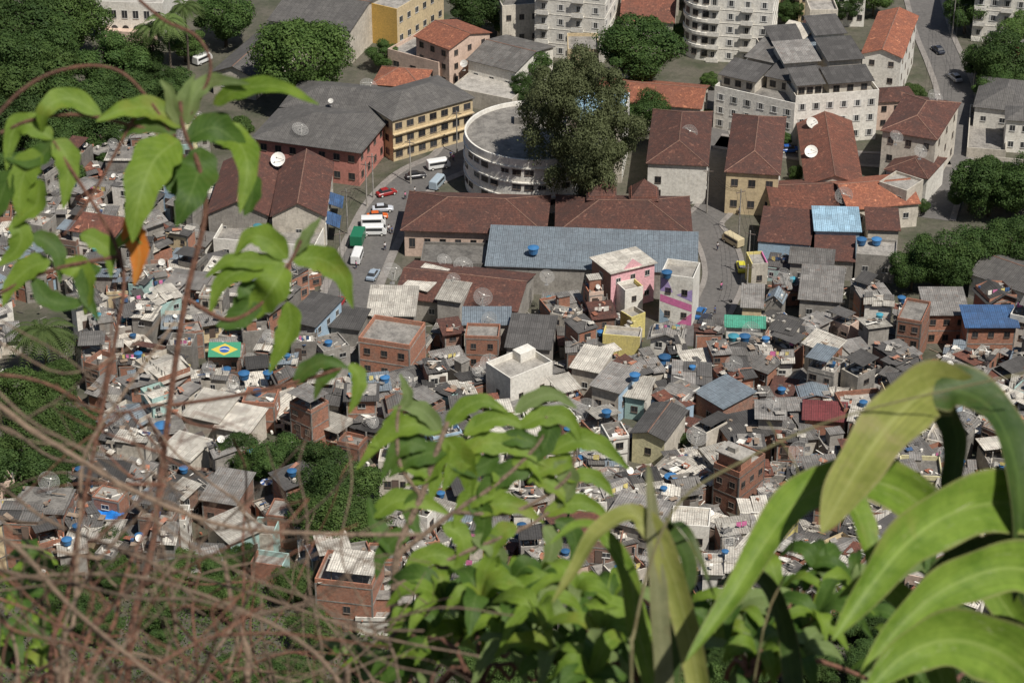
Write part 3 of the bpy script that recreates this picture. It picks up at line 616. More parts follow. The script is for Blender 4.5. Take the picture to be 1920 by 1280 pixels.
for (x,y) in cells:
    z=zt(x,y); u,v=proj((x,y,z))
    if not(-70<u<1990 and v<1260) or not inpoly(u,v,FAV) or any(inpoly(u,v,e) for e in EXC): continue
    if foot_hit(x,y,1.7) or foot_hit(x,y+2.5,1.7) or street_hit(x,y,1.9): continue
    infront=foot_hit(x,y+7,2.0)
    ang=0.42*math.sin(x/17+1)+0.45*math.cos(y/13+x/30)+R.uniform(-.5,.5)
    big=R.random()<.14
    w=R.uniform(2.5,5.3)+(3.2 if big else 0); d=R.uniform(2.8,5.2)+(2.0 if big else 0); fl=R.choices([1,2,3],[4,5,1.4])[0]
    if infront: fl=1
    h=2.5*fl+R.uniform(-.4,.7)-(.4 if infront else 0)
    wm=pick(wallc); rk=R.choices(['shed','flat','terr','gx','gy','multi'],[26,19,18,4,5,30])[0]
    rm=pick(roofc)
    if rk=='flat': rm=CO
    if rk in('gx','gy') and rm==CO: rm=RG
    if rk!='flat' and rm==CO: rm=RG
    brick=wm in(MB,MB2)
    ca,sa=math.cos(ang),math.sin(ang); ox=x-(w/2*ca-d/2*sa); oy=y-(w/2*sa+d/2*ca)
    kind='brick_house' if brick else ('painted_house' if wm in (WC,WB,WT,WY,WPY,WLP,WSC) else 'plastered_house')
    P=root(kind,f"{wname[wm]} house with {rname[rm]} roof on hillside",'house',(ox,oy,z),ang,'houses of the hillside settlement')
    nh+=1
    sides=wm
    if not brick and R.random()<.5: sides=[wm,R.choice([wm,MB,WG]),WG,R.choice([wm,MB,WG])]
    par=R.uniform(.15,1.0); rise=R.uniform(.3,1.1)*R.choice([1,1,-.6])
    base='flat' if rk in('flat','terr','multi') else rk
    if rk=='multi': par=.05
    rs=rise if rk=='shed' else None
    if rk in('gx','gy'): rs=R.uniform(.6,1.3)
    ob('wall',wall_mesh(base,w,d,h,sides,rs,par,fl if brick or R.random()<.3 else 0,-3.0),P)
    zr=h
    if rk in('shed','gx','gy'):
        ob('roof',roof_mesh(rk,w,d,h,rm,R.uniform(.2,.7),rs,False,.07),P); zr=h+.3
    elif rk=='flat':
        ob('roof',roof_mesh('flat',w,d,h,R.choice([CO,CO,CO,COL_L])),P)
        if R.random()<.4:
            m=M(); bx,by=R.uniform(.2,w*.4),R.uniform(d*.3,d*.5); bw=min(R.uniform(1.4,2.4),w-bx); bd=min(R.uniform(1.4,2.0),d-by); m.box(bx,by,h,bx+bw,by+bd,h+2.1,0); m.box(bx-.15,by-.15,h+2.1,bx+bw+.15,by+bd+.2,h+2.2,1); part(P,'stair_room',m,[R.choice([wm,MB,WG]),R.choice([RG,CO,RL])])
        if R.random()<.5:
            for (cx,cy) in ((.05,.05),(w-.25,.05),(.05,d-.25),(w-.25,d-.25)):
                m=M(); m.box(0,0,0,.2,.2,R.uniform(.4,1.4),0); part(P,'column_stub',m,[CO],(cx,cy,h+par))
    elif rk=='terr':
        ob('slab',roof_mesh('flat',w,d,h,CO),P)
        m=M(); cw=R.uniform(.5,.95)*w; cd=R.uniform(.5,.95)*d; hh=R.uniform(1.9,2.4); xo=R.choice([0,w-cw]); yo=R.choice([0,d-cd])
        for px_,py_ in ((xo+.1,yo+.1),(xo+cw-.2,yo+.1),(xo+.1,yo+cd-.2),(xo+cw-.2,yo+cd-.2)): m.box(px_,py_,h,px_+.1,py_+.1,h+hh,1)
        rr_=R.uniform(-.5,.6); m.prism([(xo-.4,yo-.4,h+hh+.05),(xo+cw+.3,yo-.4,h+hh+.05),(xo+cw+.3,yo+cd+.3,h+hh+.05+rr_),(xo-.4,yo+cd+.3,h+hh+.05+rr_)],.06,0)
        part(P,'roof',m,[rm,WOOD]); zr=h
    else:
        m=M(); n=R.choice([2,3,3]); xx=-.3
        for i in range(n):
            x2=-.3+(w+.6)*(i+1)/n+R.uniform(-.4,.4) if i<n-1 else w+.3
            zo=h+.12+R.uniform(0,.55); r1=R.uniform(-.5,.7); r2=R.uniform(-.25,.25); y0_=R.uniform(-.6,.1); y1_=d+R.uniform(-.3,.5); ym=d*R.uniform(.35,.65)
            m.prism([(xx,y0_,zo),(x2+.15,y0_,zo+r2),(x2+.15,ym,zo+r1*.5+r2),(xx,ym,zo+r1*.5)],.07,R.choice([0,0,1,2]))
            m.prism([(xx+.1,ym-.2,zo+r1*.5+.12),(x2+.05,ym-.2,zo+r1*.5+r2+.12),(x2+.05,y1_,zo+r1+r2+.1),(xx+.1,y1_,zo+r1+.1)],.07,R.choice([0,0,1,2]))
            xx=x2
        part(P,'roof',m,[rm,pick([(RG,3),(RL,2),(RD,2.5)]),pick([(RG,3),(RL,2),(RD,2.5),(TM,.6)])]); zr=h+.6
    fh=h/fl; dk=R.random()<.8
    for side,n in (('f',R.choice([1,2,2])),(R.choice(['l','r']),R.choice([0,1,2]))):
        for k in range(fl):
            for i in range(n):
                if R.random()<.2: continue
                l,r_=side_xf(side,w,d,(i+.5)/n+R.uniform(-.05,.05),fh*(k+.55))
                ob('window',win_mesh(R.choice([.7,.9,1.1]),R.choice([.7,1.0]),dk),P,l,r_)
    if R.random()<.6:
        l,r_=side_xf('f',w,d,R.uniform(.25,.75),R.choice(range(fl))*fh+.05); l=(l[0],-.02,l[2]); ob('door',door_mesh(),P,l,r_)
    def wp(lx,ly): return ox+lx*ca-ly*sa, oy+lx*sa+ly*ca
    for i in range(R.choice([6,9,13,17]) if rk in('flat','terr') else R.choice([4,6,9])):
        q=wp(R.uniform(.3,w-.3),R.uniform(.3,d-.3)); 
        junk(P,q[0],q[1],z+zr+(0 if rk in('flat','terr') else .1))
    if R.random()<.14:
        q=wp(R.uniform(.9,w-.9),R.uniform(.9,d-.9)); tank((q[0],q[1],z+zr+(0.0 if rk in('flat',) else .15)),R.uniform(.6,.95),R.random()<.85)
    if R.random()<.09:
        q=wp(R.uniform(.9,w-.9),R.uniform(.9,d-.9)); dish((q[0],q[1],z+zr),R.uniform(.7,1.05))
    elif R.random()<.1:
        q=wp(R.uniform(.5,w-.5),R.uniform(.5,d-.5)); dish((q[0],q[1],z+zr),R.uniform(.4,.7),True)
    if R.random()<.2 and w>3.6:
        m=M(); y_=R.uniform(.3,d*.6); zz=h+ (1.7 if rk in('flat','terr') else 1.5)
        m.tube([(0.2,y_,zz),(w/2,y_,zz-.12),(w-.2,y_,zz)],.015,.015,3,0)
        for xx_ in (.2,w-.2): m.box(xx_-.04,y_-.04,h,xx_+.04,y_+.04,zz+.05,0)
        i=.5
        while i<w-1:
            ww=R.uniform(.4,.9); m.poly([(i,y_,zz-.08),(i+ww,y_,zz-.08),(i+ww,y_+R.uniform(-.1,.1),zz-R.uniform(.6,1.1)),(i,y_,zz-R.uniform(.6,1.1))],R.choice([1,1,2,3,4])); i+=ww+R.uniform(.05,.4)
        o=top(ob('clothesline',m.mesh('clothesline',[FRD,WW,RBL,WHP,WY]),None,(ox,oy,z),ang),'clothesline hung with coloured washing on a rooftop','clothesline','clotheslines on rooftops')
print('houses',nh)
# town infill behind the settlement
y=418
while y<545:
    x=-70
    while x<115:
        X,Y=x+R.uniform(-2,2),y+R.uniform(-2,2); x+=10.5
        u,v=proj((X,Y,0))
        if u<900 or u>1990 or foot_hit(X,Y,4.3) or foot_hit(X,Y+5,3) or street_hit(X,Y,4.6) or R.random()<.1: continue
        w,d,h=R.uniform(6,9),R.uniform(6,9),R.uniform(3.2,6.5); wm=R.choice([WO,WW,WC,WO,WSC]); rk,rm=R.choice([('hip',TM),('gx',TR),('flat',CO),('gx',RG),('hip',TB),('shed',RG),('flat',CO)])
        if Y>470: h+=3
        P=root('town_house',('white' if wm==WW else 'cream')+' town house with '+({TM:'red tile',TR:'orange tile',CO:'flat concrete',RG:'grey sheet',TB:'brown tile'}[rm])+' roof','house',(X-w/2,Y-d/2,0),R.uniform(-.25,.25),'town houses between larger buildings')
        ob('wall',wall_mesh(rk,w,d,h,wm,1.4 if rk!='flat' else None,.7 if rk=='flat' else 0,0),P); ob('roof',roof_mesh(rk,w,d,h,rm,.4,1.4 if rk!='flat' else None,False),P); add_windows(P,w,d,h,[('f',3,2 if h>5 else 1,1,1.1,True),('r',2,2 if h>5 else 1,1,1.1,True)])
    y+=10.5
for i in range(1700):
    u,v=R.uniform(-50,1950),R.uniform(520,1180)
    if not inpoly(u,v,FAV): continue
    p=Pg(u,v); junk(None,p.x,p.y,p.z+R.choice([0,.1,1.5]))
o=ob('rooftop_clutter',RUB.mesh('rooftop_clutter',RUBM)); o["kind"]="stuff"; o["label"]="planks, bricks and scrap scattered on rooftops and alleys"; o["category"]="clutter"
for (u,v,h_,s) in [(690,165,8,1.3),(562,245,9,1.1),(735,512,5,1.25),(868,500,5.2,1.15),(905,558,6,1.1),(832,490,5.2,.9),(1292,250,9.5,1.05),(1752,185,12,1.15),(1582,368,6,1.1),(1680,258,12,.9),(1725,285,12,.9),(1240,745,5,1.1),(1100,770,4,1.3),(1500,850,5,1.2),(1443,920,5,1.1),(1305,820,5,1.1),(850,525,7,.8),(1025,520,7,.9),(918,600,6,.9),(1470,520,6,1.1),(760,715,4,1.1),(625,715,4,1),(1370,1015,5,1.2),(340,520,4,1.1),(1545,690,5,1)]:
    p=Pg(u,v,h_); dish((p.x,p.y,p.z+h_-1.5*s),s)
for (u,v,h_,s) in [(522,300,8.6,1.6),(1522,232,6.5,1.4),(1521,285,6.5,1.4),(870,120,6,.9),(1525,660,6,.8),(620,190,10,.6)]:
    p=Pg(u,v,h_); dish((p.x,p.y,p.z+h_-1.5*s),s,True)
for (u,v,h_,s) in [(1000,475,6.5,1.3),(1250,520,9.2,1.2),(1615,458,5.2,1.2),(1643,458,5.2,1.2),(1375,640,4.8,1.2),(1396,640,4.8,1.2),(1246,680,5,1.3),(1243,690,4.5,1),(1190,712,6.6,1.1),(305,812,4.8,1.6),(484,432,6,1.1),(458,710,4,1.2),(503,708,4,1.1),(810,920,4,1.6),(1258,905,4,1.3),(722,716,5,1),(1137,780,5,1),(1610,775,5,1.1),(1690,565,8,.9),(250,600,5,1.1),(425,700,4,1)]:
    p=Pg(u,v,h_); tank((p.x,p.y,p.z+h_),s,1 if R.random()<.8 else 0)
# Brazilian flag painted sheet on the brick house roof
p=Pg(421,655,6.0); m=M(); a_,b_=5.2,3.9
m.box(-a_/2,-b_/2,-.05,a_/2,b_/2,0,0); m.poly([(-a_/2+.4,0,.01),(0,-b_/2+.4,.01),(a_/2-.4,0,.01),(0,b_/2-.4,.01)],1)
m.poly([(math.cos(t)*.85,math.sin(t)*.85,.02) for t in np.linspace(0,2*math.pi,25)[:-1]],2)
m.poly([(-.84,.02,.03),(-.8,-.12,.03),(0,.1,.03),(.82,-.22,.03),(.84,-.05,.03),(0,.3,.03)],3)
FG=plain('flag_green',(0.05,0.27,0.15),.8);FY=plain('flag_yellow',(0.58,0.46,0.07),.8);FB=plain('flag_blue',(0.03,0.1,0.32),.7);FWh=plain('flag_white',(.7,.7,.7),.7)
P=root('brazilian_flag','green flag with yellow rhombus and blue disc on a rooftop','flag',(p.x,p.y,p.z+6.0),0.05)
o=ob('banner',m.mesh('banner',[FG,FY,FB,FWh]),P); o.rotation_euler=(.15,0.03,0)
m=M(); m.box(-a_/2,b_/2-.2,-1.5,-a_/2+.1,b_/2-.1,.2,0); m.box(a_/2-.1,b_/2-.2,-1.5,a_/2,b_/2-.1,.2,0); m.box(-a_/2,-b_/2+.1,-1.5,-a_/2+.1,-b_/2+.2,-.4,0); m.box(a_/2-.1,-b_/2+.1,-1.5,a_/2,-b_/2+.2,-.4,0); part(P,'frame',m,[WOOD])
# tarpaulin, umbrella
p=Pg(188,965,3.0); m=M(); n=8
for i in range(n):
    for j in range(n):
        def q(i,j): return ((i/n-.5)*6,(j/n-.5)*3.4,.35*math.sin(i*1.3+j)+.2*math.cos(j*2.1))
        m.poly([q(i,j),q(i+1,j),q(i+1,j+1),q(i,j+1)])
top(ob('tarpaulin',m.mesh('tarpaulin',[plain('tarp_blue',(.02,.2,.6),.5)],True),None,(p.x,p.y,p.z+3.2),-.3),'crumpled bright blue tarpaulin over a roof','tarpaulin')
p=Pg(500,915,4.8); m=M(); 
for k in range(10):
    a,b=2*math.pi*k/10,2*math.pi*(k+1)/10; m.poly([(0,0,2.2),(.9*math.cos(a),.9*math.sin(a),1.9),(.9*math.cos(b),.9*math.sin(b),1.9)],k%2)
P=root('parasol','blue and white segmented parasol on a terrace','parasol',(p.x,p.y,p.z+4.0)); part(P,'canopy',m,[FB,FWh]); m=M(); m.tube([(0,0,0),(0,0,2.2)],.03,.03,5); part(P,'pole',m,[FRD])
# ------------------------------------------------------------------ vehicles
def wheel_m():
    def f():
        m=M(); n=14
        for (x0,x1,r,mi) in ((-.1,.1,.32,0),(-.105,.105,.18,1)):
            b=len(m.v)
            for x in (x0,x1):
                for k in range(n): t=2*math.pi*k/n; m.v.append((r*math.cos(t),x,r*math.sin(t)))
            for k in range(n): k2=(k+1)%n; m.f.append((b+k,b+k2,b+n+k2,b+n+k)); m.m.append(mi)
            m.f.append(tuple(range(b+n-1,b-1,-1))); m.m.append(mi); m.f.append(tuple(range(b+n,b+2*n))); m.m.append(mi)
        return m.mesh('wheel',[BLK,DISHS])
    return cached('wheel',f)
HLM=plain('headlight_glass',(.7,.7,.65),.2)
def loft(m,secs,mi=0):
    b=len(m.v); n=len(secs[0])
    for s in secs: m.v+=s
    for i in range(len(secs)-1):
        for k in range(n): k2=(k+1)%n; m.f.append((b+i*n+k,b+(i+1)*n+k,b+(i+1)*n+k2,b+i*n+k2)); m.m.append(mi)
    m.f.append(tuple(range(b,b+n))); m.m.append(mi); m.f.append(tuple(range(b+len(secs)*n-1,b+(len(secs)-1)*n-1,-1))); m.m.append(mi)
def ring(x,w,z0,z1,c=.12,top=1.0):
    return [(x,-w*.92,z0),(x,-w,z0+c),(x,-w*(.5+.5*top),z1-c),(x,-w*top+c,z1),(x,w*top-c,z1),(x,w*(.5+.5*top),z1-c),(x,w,z0+c),(x,w*.92,z0)]
def vehicle(u,v,ang,col,kind='car',label='car',h=0):
    p=Pg(u,v); cm=cached(('vc',col),lambda:plain('vehicle_paint',col,.35))
    P=root('parked_'+kind,label,kind,(p.x,p.y,p.z+.07),ang,'vehicles parked along the street')
    if kind=='car':
        m=M(); loft(m,[ring(-2.05,.7,.35,.72),ring(-1.95,.8,.25,.86),ring(-1.0,.84,.22,.92),ring(.7,.84,.22,.9),ring(1.7,.8,.24,.78),ring(2.0,.68,.35,.62)])
        part(P,'body',m,[cm]); m=M(); loft(m,[ring(-1.5,.7,.86,.95,.02,.9),ring(-1.1,.72,.86,1.38,.05,.8),ring(.25,.72,.86,1.4,.05,.8),ring(1.0,.7,.86,.94,.02,.9)]); part(P,'window',m,[GL])
        m=M(); loft(m,[ring(-1.12,.56,1.36,1.43,.02,.95),ring(.2,.56,1.38,1.45,.02,.95)]); part(P,'roof_panel',m,[cm]); L,Wd,zl=1.3,.78,.6; fx=1.96
    elif kind=='van':
        m=M(); loft(m,[ring(-2.3,.8,.4,1.85,.15,.9),ring(-2.2,.88,.3,2.0,.15,.9),ring(1.7,.88,.3,2.0,.15,.9),ring(2.1,.86,.3,1.5,.15,.92),ring(2.3,.8,.35,1.1,.15,.95)]); part(P,'body',m,[cm])
        m=M(); m.box(-2.0,-.895,1.15,1.5,.895,1.65,0); 
        m.poly([(2.14,-.68,1.46),(2.14,.68,1.46),(1.78,.68,1.93),(1.78,-.68,1.93)],0); part(P,'window',m,[GL]); L,Wd,zl=1.4,.82,.75; fx=2.27
    else:
        m=M(); loft(m,[ring(1.4,.95,.5,2.0,.15,.92),ring(2.6,.95,.5,2.0,.15,.92),ring(3.0,.9,.5,1.3,.15,.95)]); part(P,'cab',m,[FWh])
        m=M(); m.box(-3,-1.1,.8,1.3,1.1,2.7,0); part(P,'cargo_box',m,[cm]); m=M(); m.poly([(2.66,-.7,1.9),(2.66,.7,1.9),(2.98,.75,1.32),(2.98,-.75,1.32)][::-1],0); part(P,'window',m,[GL]); L,Wd,zl=1.9,.9,.8; fx=2.97
    for sx in (-1,1):
        for sy in (-1,1): ob('wheel',wheel_m(),P,(sx*L,sy*Wd,.32))
    for sy in (-1,1):
        m=M(); m.box(fx,sy*Wd*.7-.12,zl-.08,fx+.06,sy*Wd*.7+.12,zl+.08); part(P,'headlight',m,[HLM])
WHT=(.72,.72,.7)
vehicle(822,316,.35,WHT,'van','white minivan parked beside cream building')
vehicle(700,424,.05,WHT,'van','white minibus parked across the kerb')
vehicle(702,440,.02,WHT,'van','second white minibus parked across the kerb')
vehicle(670,488,1.45,WHT,'van','white van driving down the street')
vehicle(673,455,1.45,(.02,.16,.08),'truck','green box truck parked in the street')
vehicle(725,366,.5,(.3,.02,.02),'car','red car parked at the kerb')
vehicle(718,396,.1,(.5,.52,.55),'car','silver car parked at the kerb')
vehicle(708,410,.1,(.6,.12,.02),'car','orange car parked at the kerb')
vehicle(780,334,.3,(.03,.03,.035),'car','black car driving along the street')
vehicle(820,350,1.2,(.35,.42,.47),'van','pale blue grey van beside round building')
vehicle(700,520,1.3,(.3,.36,.42),'car','silver blue car on the street')
vehicle(636,572,1.3,(.3,.03,.03),'car','dark red car on the street')
vehicle(1374,458,2.2,(.55,.47,.3),'van','beige minivan parked on narrow street')
vehicle(1390,505,1.6,(.6,.55,.05),'car','yellow car on narrow street')
vehicle(1312,592,1.2,(.03,.12,.3),'car','blue car beside painted houses')
vehicle(1322,604,1.2,(.04,.04,.05),'car','black car beside painted houses')
vehicle(1758,98,1.9,(.03,.035,.05),'car','dark car on a sloping road')
vehicle(1790,150,1.9,(.4,.4,.42),'car','grey car on a sloping road')
vehicle(1480,285,.1,(.03,.1,.35),'car','blue car behind the tiled houses')
vehicle(380,118,.9,WHT,'van','white van under garden trees')
# people
SK=plain('skin',(.3,.17,.1),.6); HAIR=plain('hair',(.02,.015,.01),.8)
def skinmesh(name,pts,edges,rads,mat):
    me=bpy.data.meshes.new(name); me.from_pydata(pts,edges,[]); me.materials.append(mat); o=ob(name,me)
    md=o.modifiers.new('s','SKIN')
    bpy.context.view_layer.objects.active=o
    if not me.skin_vertices: bpy.ops.mesh.customdata_skin_add()
    for i,r in enumerate(rads): me.skin_vertices[0].data[i].radius=(r,r)
    me.skin_vertices[0].data[0].use_root=True
    o.modifiers.new('b','SUBSURF').levels=1
    dg=bpy.context.evaluated_depsgraph_get(); ev=o.evaluated_get(dg); nm=bpy.data.meshes.new_from_object(ev); nm.name=name
    bpy.data.objects.remove(o); 
    nm.materials.clear(); nm.materials.append(mat)
    return nm
try:
    body=skinmesh('body',[(0,0,.95),(0,0,1.2),(0,0,1.42),(0,0,1.52),(0,-.02,1.62),(0,0,1.72),(.18,0,1.4),(.27,.03,1.12),(.27,-.1,.88),(-.18,0,1.4),(-.26,-.05,1.14),(-.24,-.15,.9),(.1,0,.9),(.12,-.12,.5),(.12,-.05,.08),(.12,-.18,.04),(-.1,0,.9),(-.1,.06,.5),(-.1,.2,.1),(-.1,.1,.04)],
     [(0,1),(1,2),(2,3),(3,4),(4,5),(2,6),(6,7),(7,8),(2,9),(9,10),(10,11),(0,12),(12,13),(13,14),(14,15),(0,16),(16,17),(17,18),(18,19)],[.14,.13,.13,.055,.09,.08,.06,.045,.035,.06,.045,.035,.09,.065,.04,.035,.09,.065,.04,.035],SK)
    shirts=[skinmesh('shirt',[(0,0,.98),(0,0,1.2),(0,0,1.42),(.18,0,1.4),(.25,.02,1.2),(-.18,0,1.4),(-.25,-.04,1.2)],[(0,1),(1,2),(2,3),(3,4),(2,5),(5,6)],[.165,.16,.155,.085,.07,.085,.07],mm) for mm in (FWh,FB,WHP)]
    trou=skinmesh('trousers',[(0,0,.95),(.1,0,.88),(.12,-.12,.5),(.12,-.06,.15),(-.1,0,.88),(-.1,.06,.5),(-.1,.17,.18)],[(0,1),(1,2),(2,3),(0,4),(4,5),(5,6)],[.16,.11,.085,.065,.11,.085,.065],plain('denim',(.04,.05,.09),.8))
    mh=M(); mh.cyl(0,.02,[(1.62,.1),(1.72,.115),(1.8,.07),(1.82,.01)],10); hair=mh.mesh('hair',[HAIR],True)
    for i,(u,v) in enumerate([(729,437),(735,440),(760,375),(778,366),(845,298),(850,304),(722,470),(1340,590),(1352,545),(1345,470),(1386,404),(668,505)]):
        p=Pg(u,v); P=root('person',['person in white shirt and dark trousers walking','person in blue shirt and dark trousers walking','person in pink shirt and dark trousers walking'][i%3]+' on the street','person',(p.x,p.y,p.z+.08),R.uniform(0,6),'people walking in the street')
        ob('body',body,P); ob('shirt',shirts[i%3],P); ob('trousers',trou,P); ob('hair',hair,P)
except Exception as e: print('people',e)
def pole(u,v,h,label='concrete utility pole with crossarm and cables'):
    p=Pg(u,v); P=root('utility_pole',label,'utility pole',p,R.uniform(-.5,.5),'utility poles along the streets')
    m=M(); m.cyl(0,0,[(-1,.17),(h,.1)],8); part(P,'pole',m,[COL_L]); m=M(); m.box(-1,-.06,h-.7,1,.06,h-.58); part(P,'crossarm',m,[FRD]); return p+Vector((0,0,h-.5))
PL=[[(640,610),(640,520),(652,440),(700,372)],[(1398,585),(1402,520),(1385,440),(1325,400)],[(1825,165),(1785,70),(1765,300)],[(857,290),(770,345),(688,388)]]
for chain in PL:
    tp=[pole(u,v,9.5) for u,v in chain]
    for a,b in zip(tp[:-1],tp[1:]):
        for off in (-.8,0,.8):
            q=[a.lerp(b,t)+Vector((off,0,-1.1*4*t*(1-t))) for t in np.linspace(0,1,9)]
            m=M(); m.tube(q,.025,.025,3); o=top(ob('power_cable',m.mesh('power_cable',[BLK])),'thin black cable strung between utility poles','cable','cables between utility poles')
# ------------------------------------------------------------------ trees
def crown_mesh(name,seed,n,size,mat,lobes=9,spread=.62,lr=(.34,.5),flat=.85,core=.55,taper=0.0,up=.35,fuzz=.07):
    g=np.random.default_rng(seed)
    C=[]
    for i in range(lobes):
        d=g.normal(size=3); d/=np.linalg.norm(d); q=d*spread*g.uniform(.45,1)
        if taper: q[:2]*=1-taper*max(0,q[2])
        C.append(np.append(q,g.uniform(*lr)))
    C.append(np.array([0,0,0,core])); C=np.array(C)
    idx=g.integers(0,len(C),n*2); d=g.normal(size=(n*2,3)); d[:,2]+=up; d/=np.linalg.norm(d,axis=1)[:,None]
    rr=C[idx,3]*(1+.12*np.sin(d[:,0]*9+idx)*np.cos(d[:,1]*8-idx)+g.normal(size=n*2)*fuzz)*g.choice([1,1,.9,.75],n*2)
    p=C[idx,:3]+d*rr[:,None]
    keep=np.ones(n*2,bool)
    for c in C: keep&=~(np.linalg.norm(p-c[:3],axis=1)<c[3]*.7)
    p=p[keep][:n]; d=d[keep][:n]; k=len(p)
    p[:,2]*=flat
    a=g.normal(size=(k,3))*.5+np.cross(d,g.normal(size=(k,3))); a/=np.linalg.norm(a,axis=1)[:,None]
    b=np.cross(d+g.normal(size=(k,3))*.35,a); b/=np.linalg.norm(b,axis=1)[:,None]
    s=size*g.uniform(.6,1.4,k)[:,None]
    V=np.stack([p-a*s,p-b*s*.6,p+a*s,p+b*s*.6],1).reshape(-1,3)
    me=bpy.data.meshes.new(name); me.vertices.add(len(V)); me.vertices.foreach_set('co',V.ravel())
    me.loops.add(4*k); me.loops.foreach_set('vertex_index',np.arange(4*k)); me.polygons.add(k); me.polygons.foreach_set('loop_start',np.arange(0,4*k,4)); me.polygons.foreach_set('loop_total',np.full(k,4))
    me.materials.append(mat); me.update(); me.validate(); return me
FD=foliage('foliage_dark',(0.036,0.075,0.02),(0.085,0.14,0.034),.3,3.0)
FO=foliage('foliage_olive',(0.14,0.165,0.07),(0.22,0.25,0.115),.4,3.0)
FM=foliage('foliage_mid',(0.05,0.095,0.022),(0.11,0.17,0.042),.3,3.0)
CR={'d':[crown_mesh('crown',s,24000,.026,FD,lobes=38,lr=(.16,.36),spread=.78,fuzz=.1) for s in (1,2,3)],'m':[crown_mesh('crown',s,22000,.027,FM,lobes=34,lr=(.16,.36),spread=.78,fuzz=.1) for s in (4,5)],'o':[crown_mesh('crown',23,90000,.0155,FO,lobes=120,spread=.95,lr=(.09,.2),flat=.95,core=.52,taper=.35,up=.5,fuzz=.16)],'r':[crown_mesh('crown',8,34000,.022,FM,lobes=50,spread=.66,lr=(.16,.3),flat=.9,fuzz=.1)]}
def trunk_mesh():
    def f():
        m=M(); m.tube([(0,0,-2.0),(.03,0,-.9),(0,.02,-.2)],.09,.05,7)
        for k in range(6):
            a=k*1.05; m.tube([(0,0,-.55+.05*k),(.2*math.cos(a),.2*math.sin(a),-.1),(.5*math.cos(a),.5*math.sin(a),.25)],.035,.01,5)
        return m.mesh('trunk',[BARK],True)
    return cached('trunk',f)
def tree(u,v,r,hc=None,t='d',sz=None,label='leafy dark green tree between buildings',kind='broadleaf_tree'):
    hc=hc if hc is not None else r*1.1
    p=Pg(u,v,hc); P=root(kind,label,'tree',p,R.uniform(0,6),'trees among the buildings')
    sz=sz or r*.85
    ob('crown',R.choice(CR[t]),P,(0,0,hc),0,(r,r,sz)); ob('trunk',trunk_mesh(),P,(0,0,hc),0,(r*.6,r*.6,max(hc*.55,1)))
tree(567,108,13.2,11,'r',12,'large round dense green tree beside warehouse')
tree(1090,228,12.2,20,'o',15.5,'tall feathery olive green tree beside the round building')
tree(1200,88,11.5,11,'d',8,'wide dark green tree beside apartments')
for a in [(40,50,12),(130,30,10),(60,150,11),(205,120,9),(150,205,9),(235,180,8),(290,150,5),(10,240,10),(95,270,7),(345,80,5),(420,30,8),(190,250,7),(0,330,7),(250,110,7),(90,95,10),(260,215,6),(330,170,6),(15,130,11),(120,330,5),(200,310,4),(60,380,4)]: tree(a[0],a[1],a[2],a[2]*.9,R.choice('dmd'),None,'dense dark green garden tree')
for a in [(895,10,8),(945,25,6),(715,100,4),(1812,20,6),(1850,115,6),(1890,112,8),(1912,60,7),(1862,155,5),(1590,8,5),(1640,-5,5),(980,165,4),(1205,210,6),(440,240,4.5),(1000,120,5),(860,60,3),(1495,325,2),(1275,822,1.6),(1728,386,2),(1470,260,2),(1540,12,5),(1285,60,4),(1330,150,2.5),(610,260,2),(1480,20,4),(1715,175,3),(1850,25,5),(1500,240,2),(560,20,3),(800,10,3),(1320,215,2)]: tree(a[0],a[1],a[2],a[2]*.9,R.choice('ddm'))
for a in [(1860,345,8),(1820,358,5),(1912,345,8),(1712,505,5),(1762,485,7),(1845,465,7),(1905,455,7),(1785,510,5)]: tree(a[0],a[1],a[2],a[2]*.85,'d',None,'dark green tree beside sheet roofed houses')
for a in [(450,850,4),(515,862,5),(590,885,6),(650,915,6),(632,980,6),(690,985,5),(735,1010,4),(605,935,6),(480,870,4),(1000,1090,4)]: tree(a[0],a[1],a[2],a[2]*1.2,R.choice('dm'),None,'green tree growing among hillside houses')
for a in [(25,735,6),(90,750,5.5),(60,825,6.5),(130,860,5),(15,900,7),(110,705,4),(80,905,5),(150,800,4.5)]: tree(a[0],a[1],a[2],a[2]*1.0,R.choice('dm'),None,'dark green tree at the edge of the settlement')
for i in range(110):
    x=R.uniform(-62,62); y=R.uniform(238,264) if x>-8 else R.uniform(240,279); r=R.uniform(2.2,4.2); z=zt(x,y)
    P=root('hillside_tree','scrubby green tree on the steep hillside','tree',(x,y,z),R.uniform(0,6),'scrubby trees on the hillside')
    ob('crown',R.choice(CR['m']+CR['d']),P,(0,0,r*.7),0,(r,r,r*.8)); ob('trunk',trunk_mesh(),P,(0,0,r*.7),0,(r*.7,r*.7,r*.5))
g_=np.random.default_rng(5); n=60000; X=g_.uniform(-75,75,n); Y=g_.uniform(222,280,n)
Z=np.array([zt(a,b) for a,b in zip(X,Y)])+g_.uniform(0,1.6,n)*(.5+.5*np.sin(X*.9)*np.cos(Y*.8)); a=g_.normal(size=(n,3)); a/=np.linalg.norm(a,axis=1)[:,None]; b=np.cross(a,g_.normal(size=(n,3))); b/=np.linalg.norm(b,axis=1)[:,None]
p=np.stack([X,Y,Z],1); s=g_.uniform(.12,.3,n)[:,None]; V=np.stack([p-a*s,p-b*s*.6,p+a*s,p+b*s*.6],1).reshape(-1,3)
me=bpy.data.meshes.new('undergrowth'); me.vertices.add(4*n); me.vertices.foreach_set('co',V.ravel()); me.loops.add(4*n); me.loops.foreach_set('vertex_index',np.arange(4*n)); me.polygons.add(n); me.polygons.foreach_set('loop_start',np.arange(0,4*n,4)); me.polygons.foreach_set('loop_total',np.full(n,4)); me.materials.append(FM); me.update()
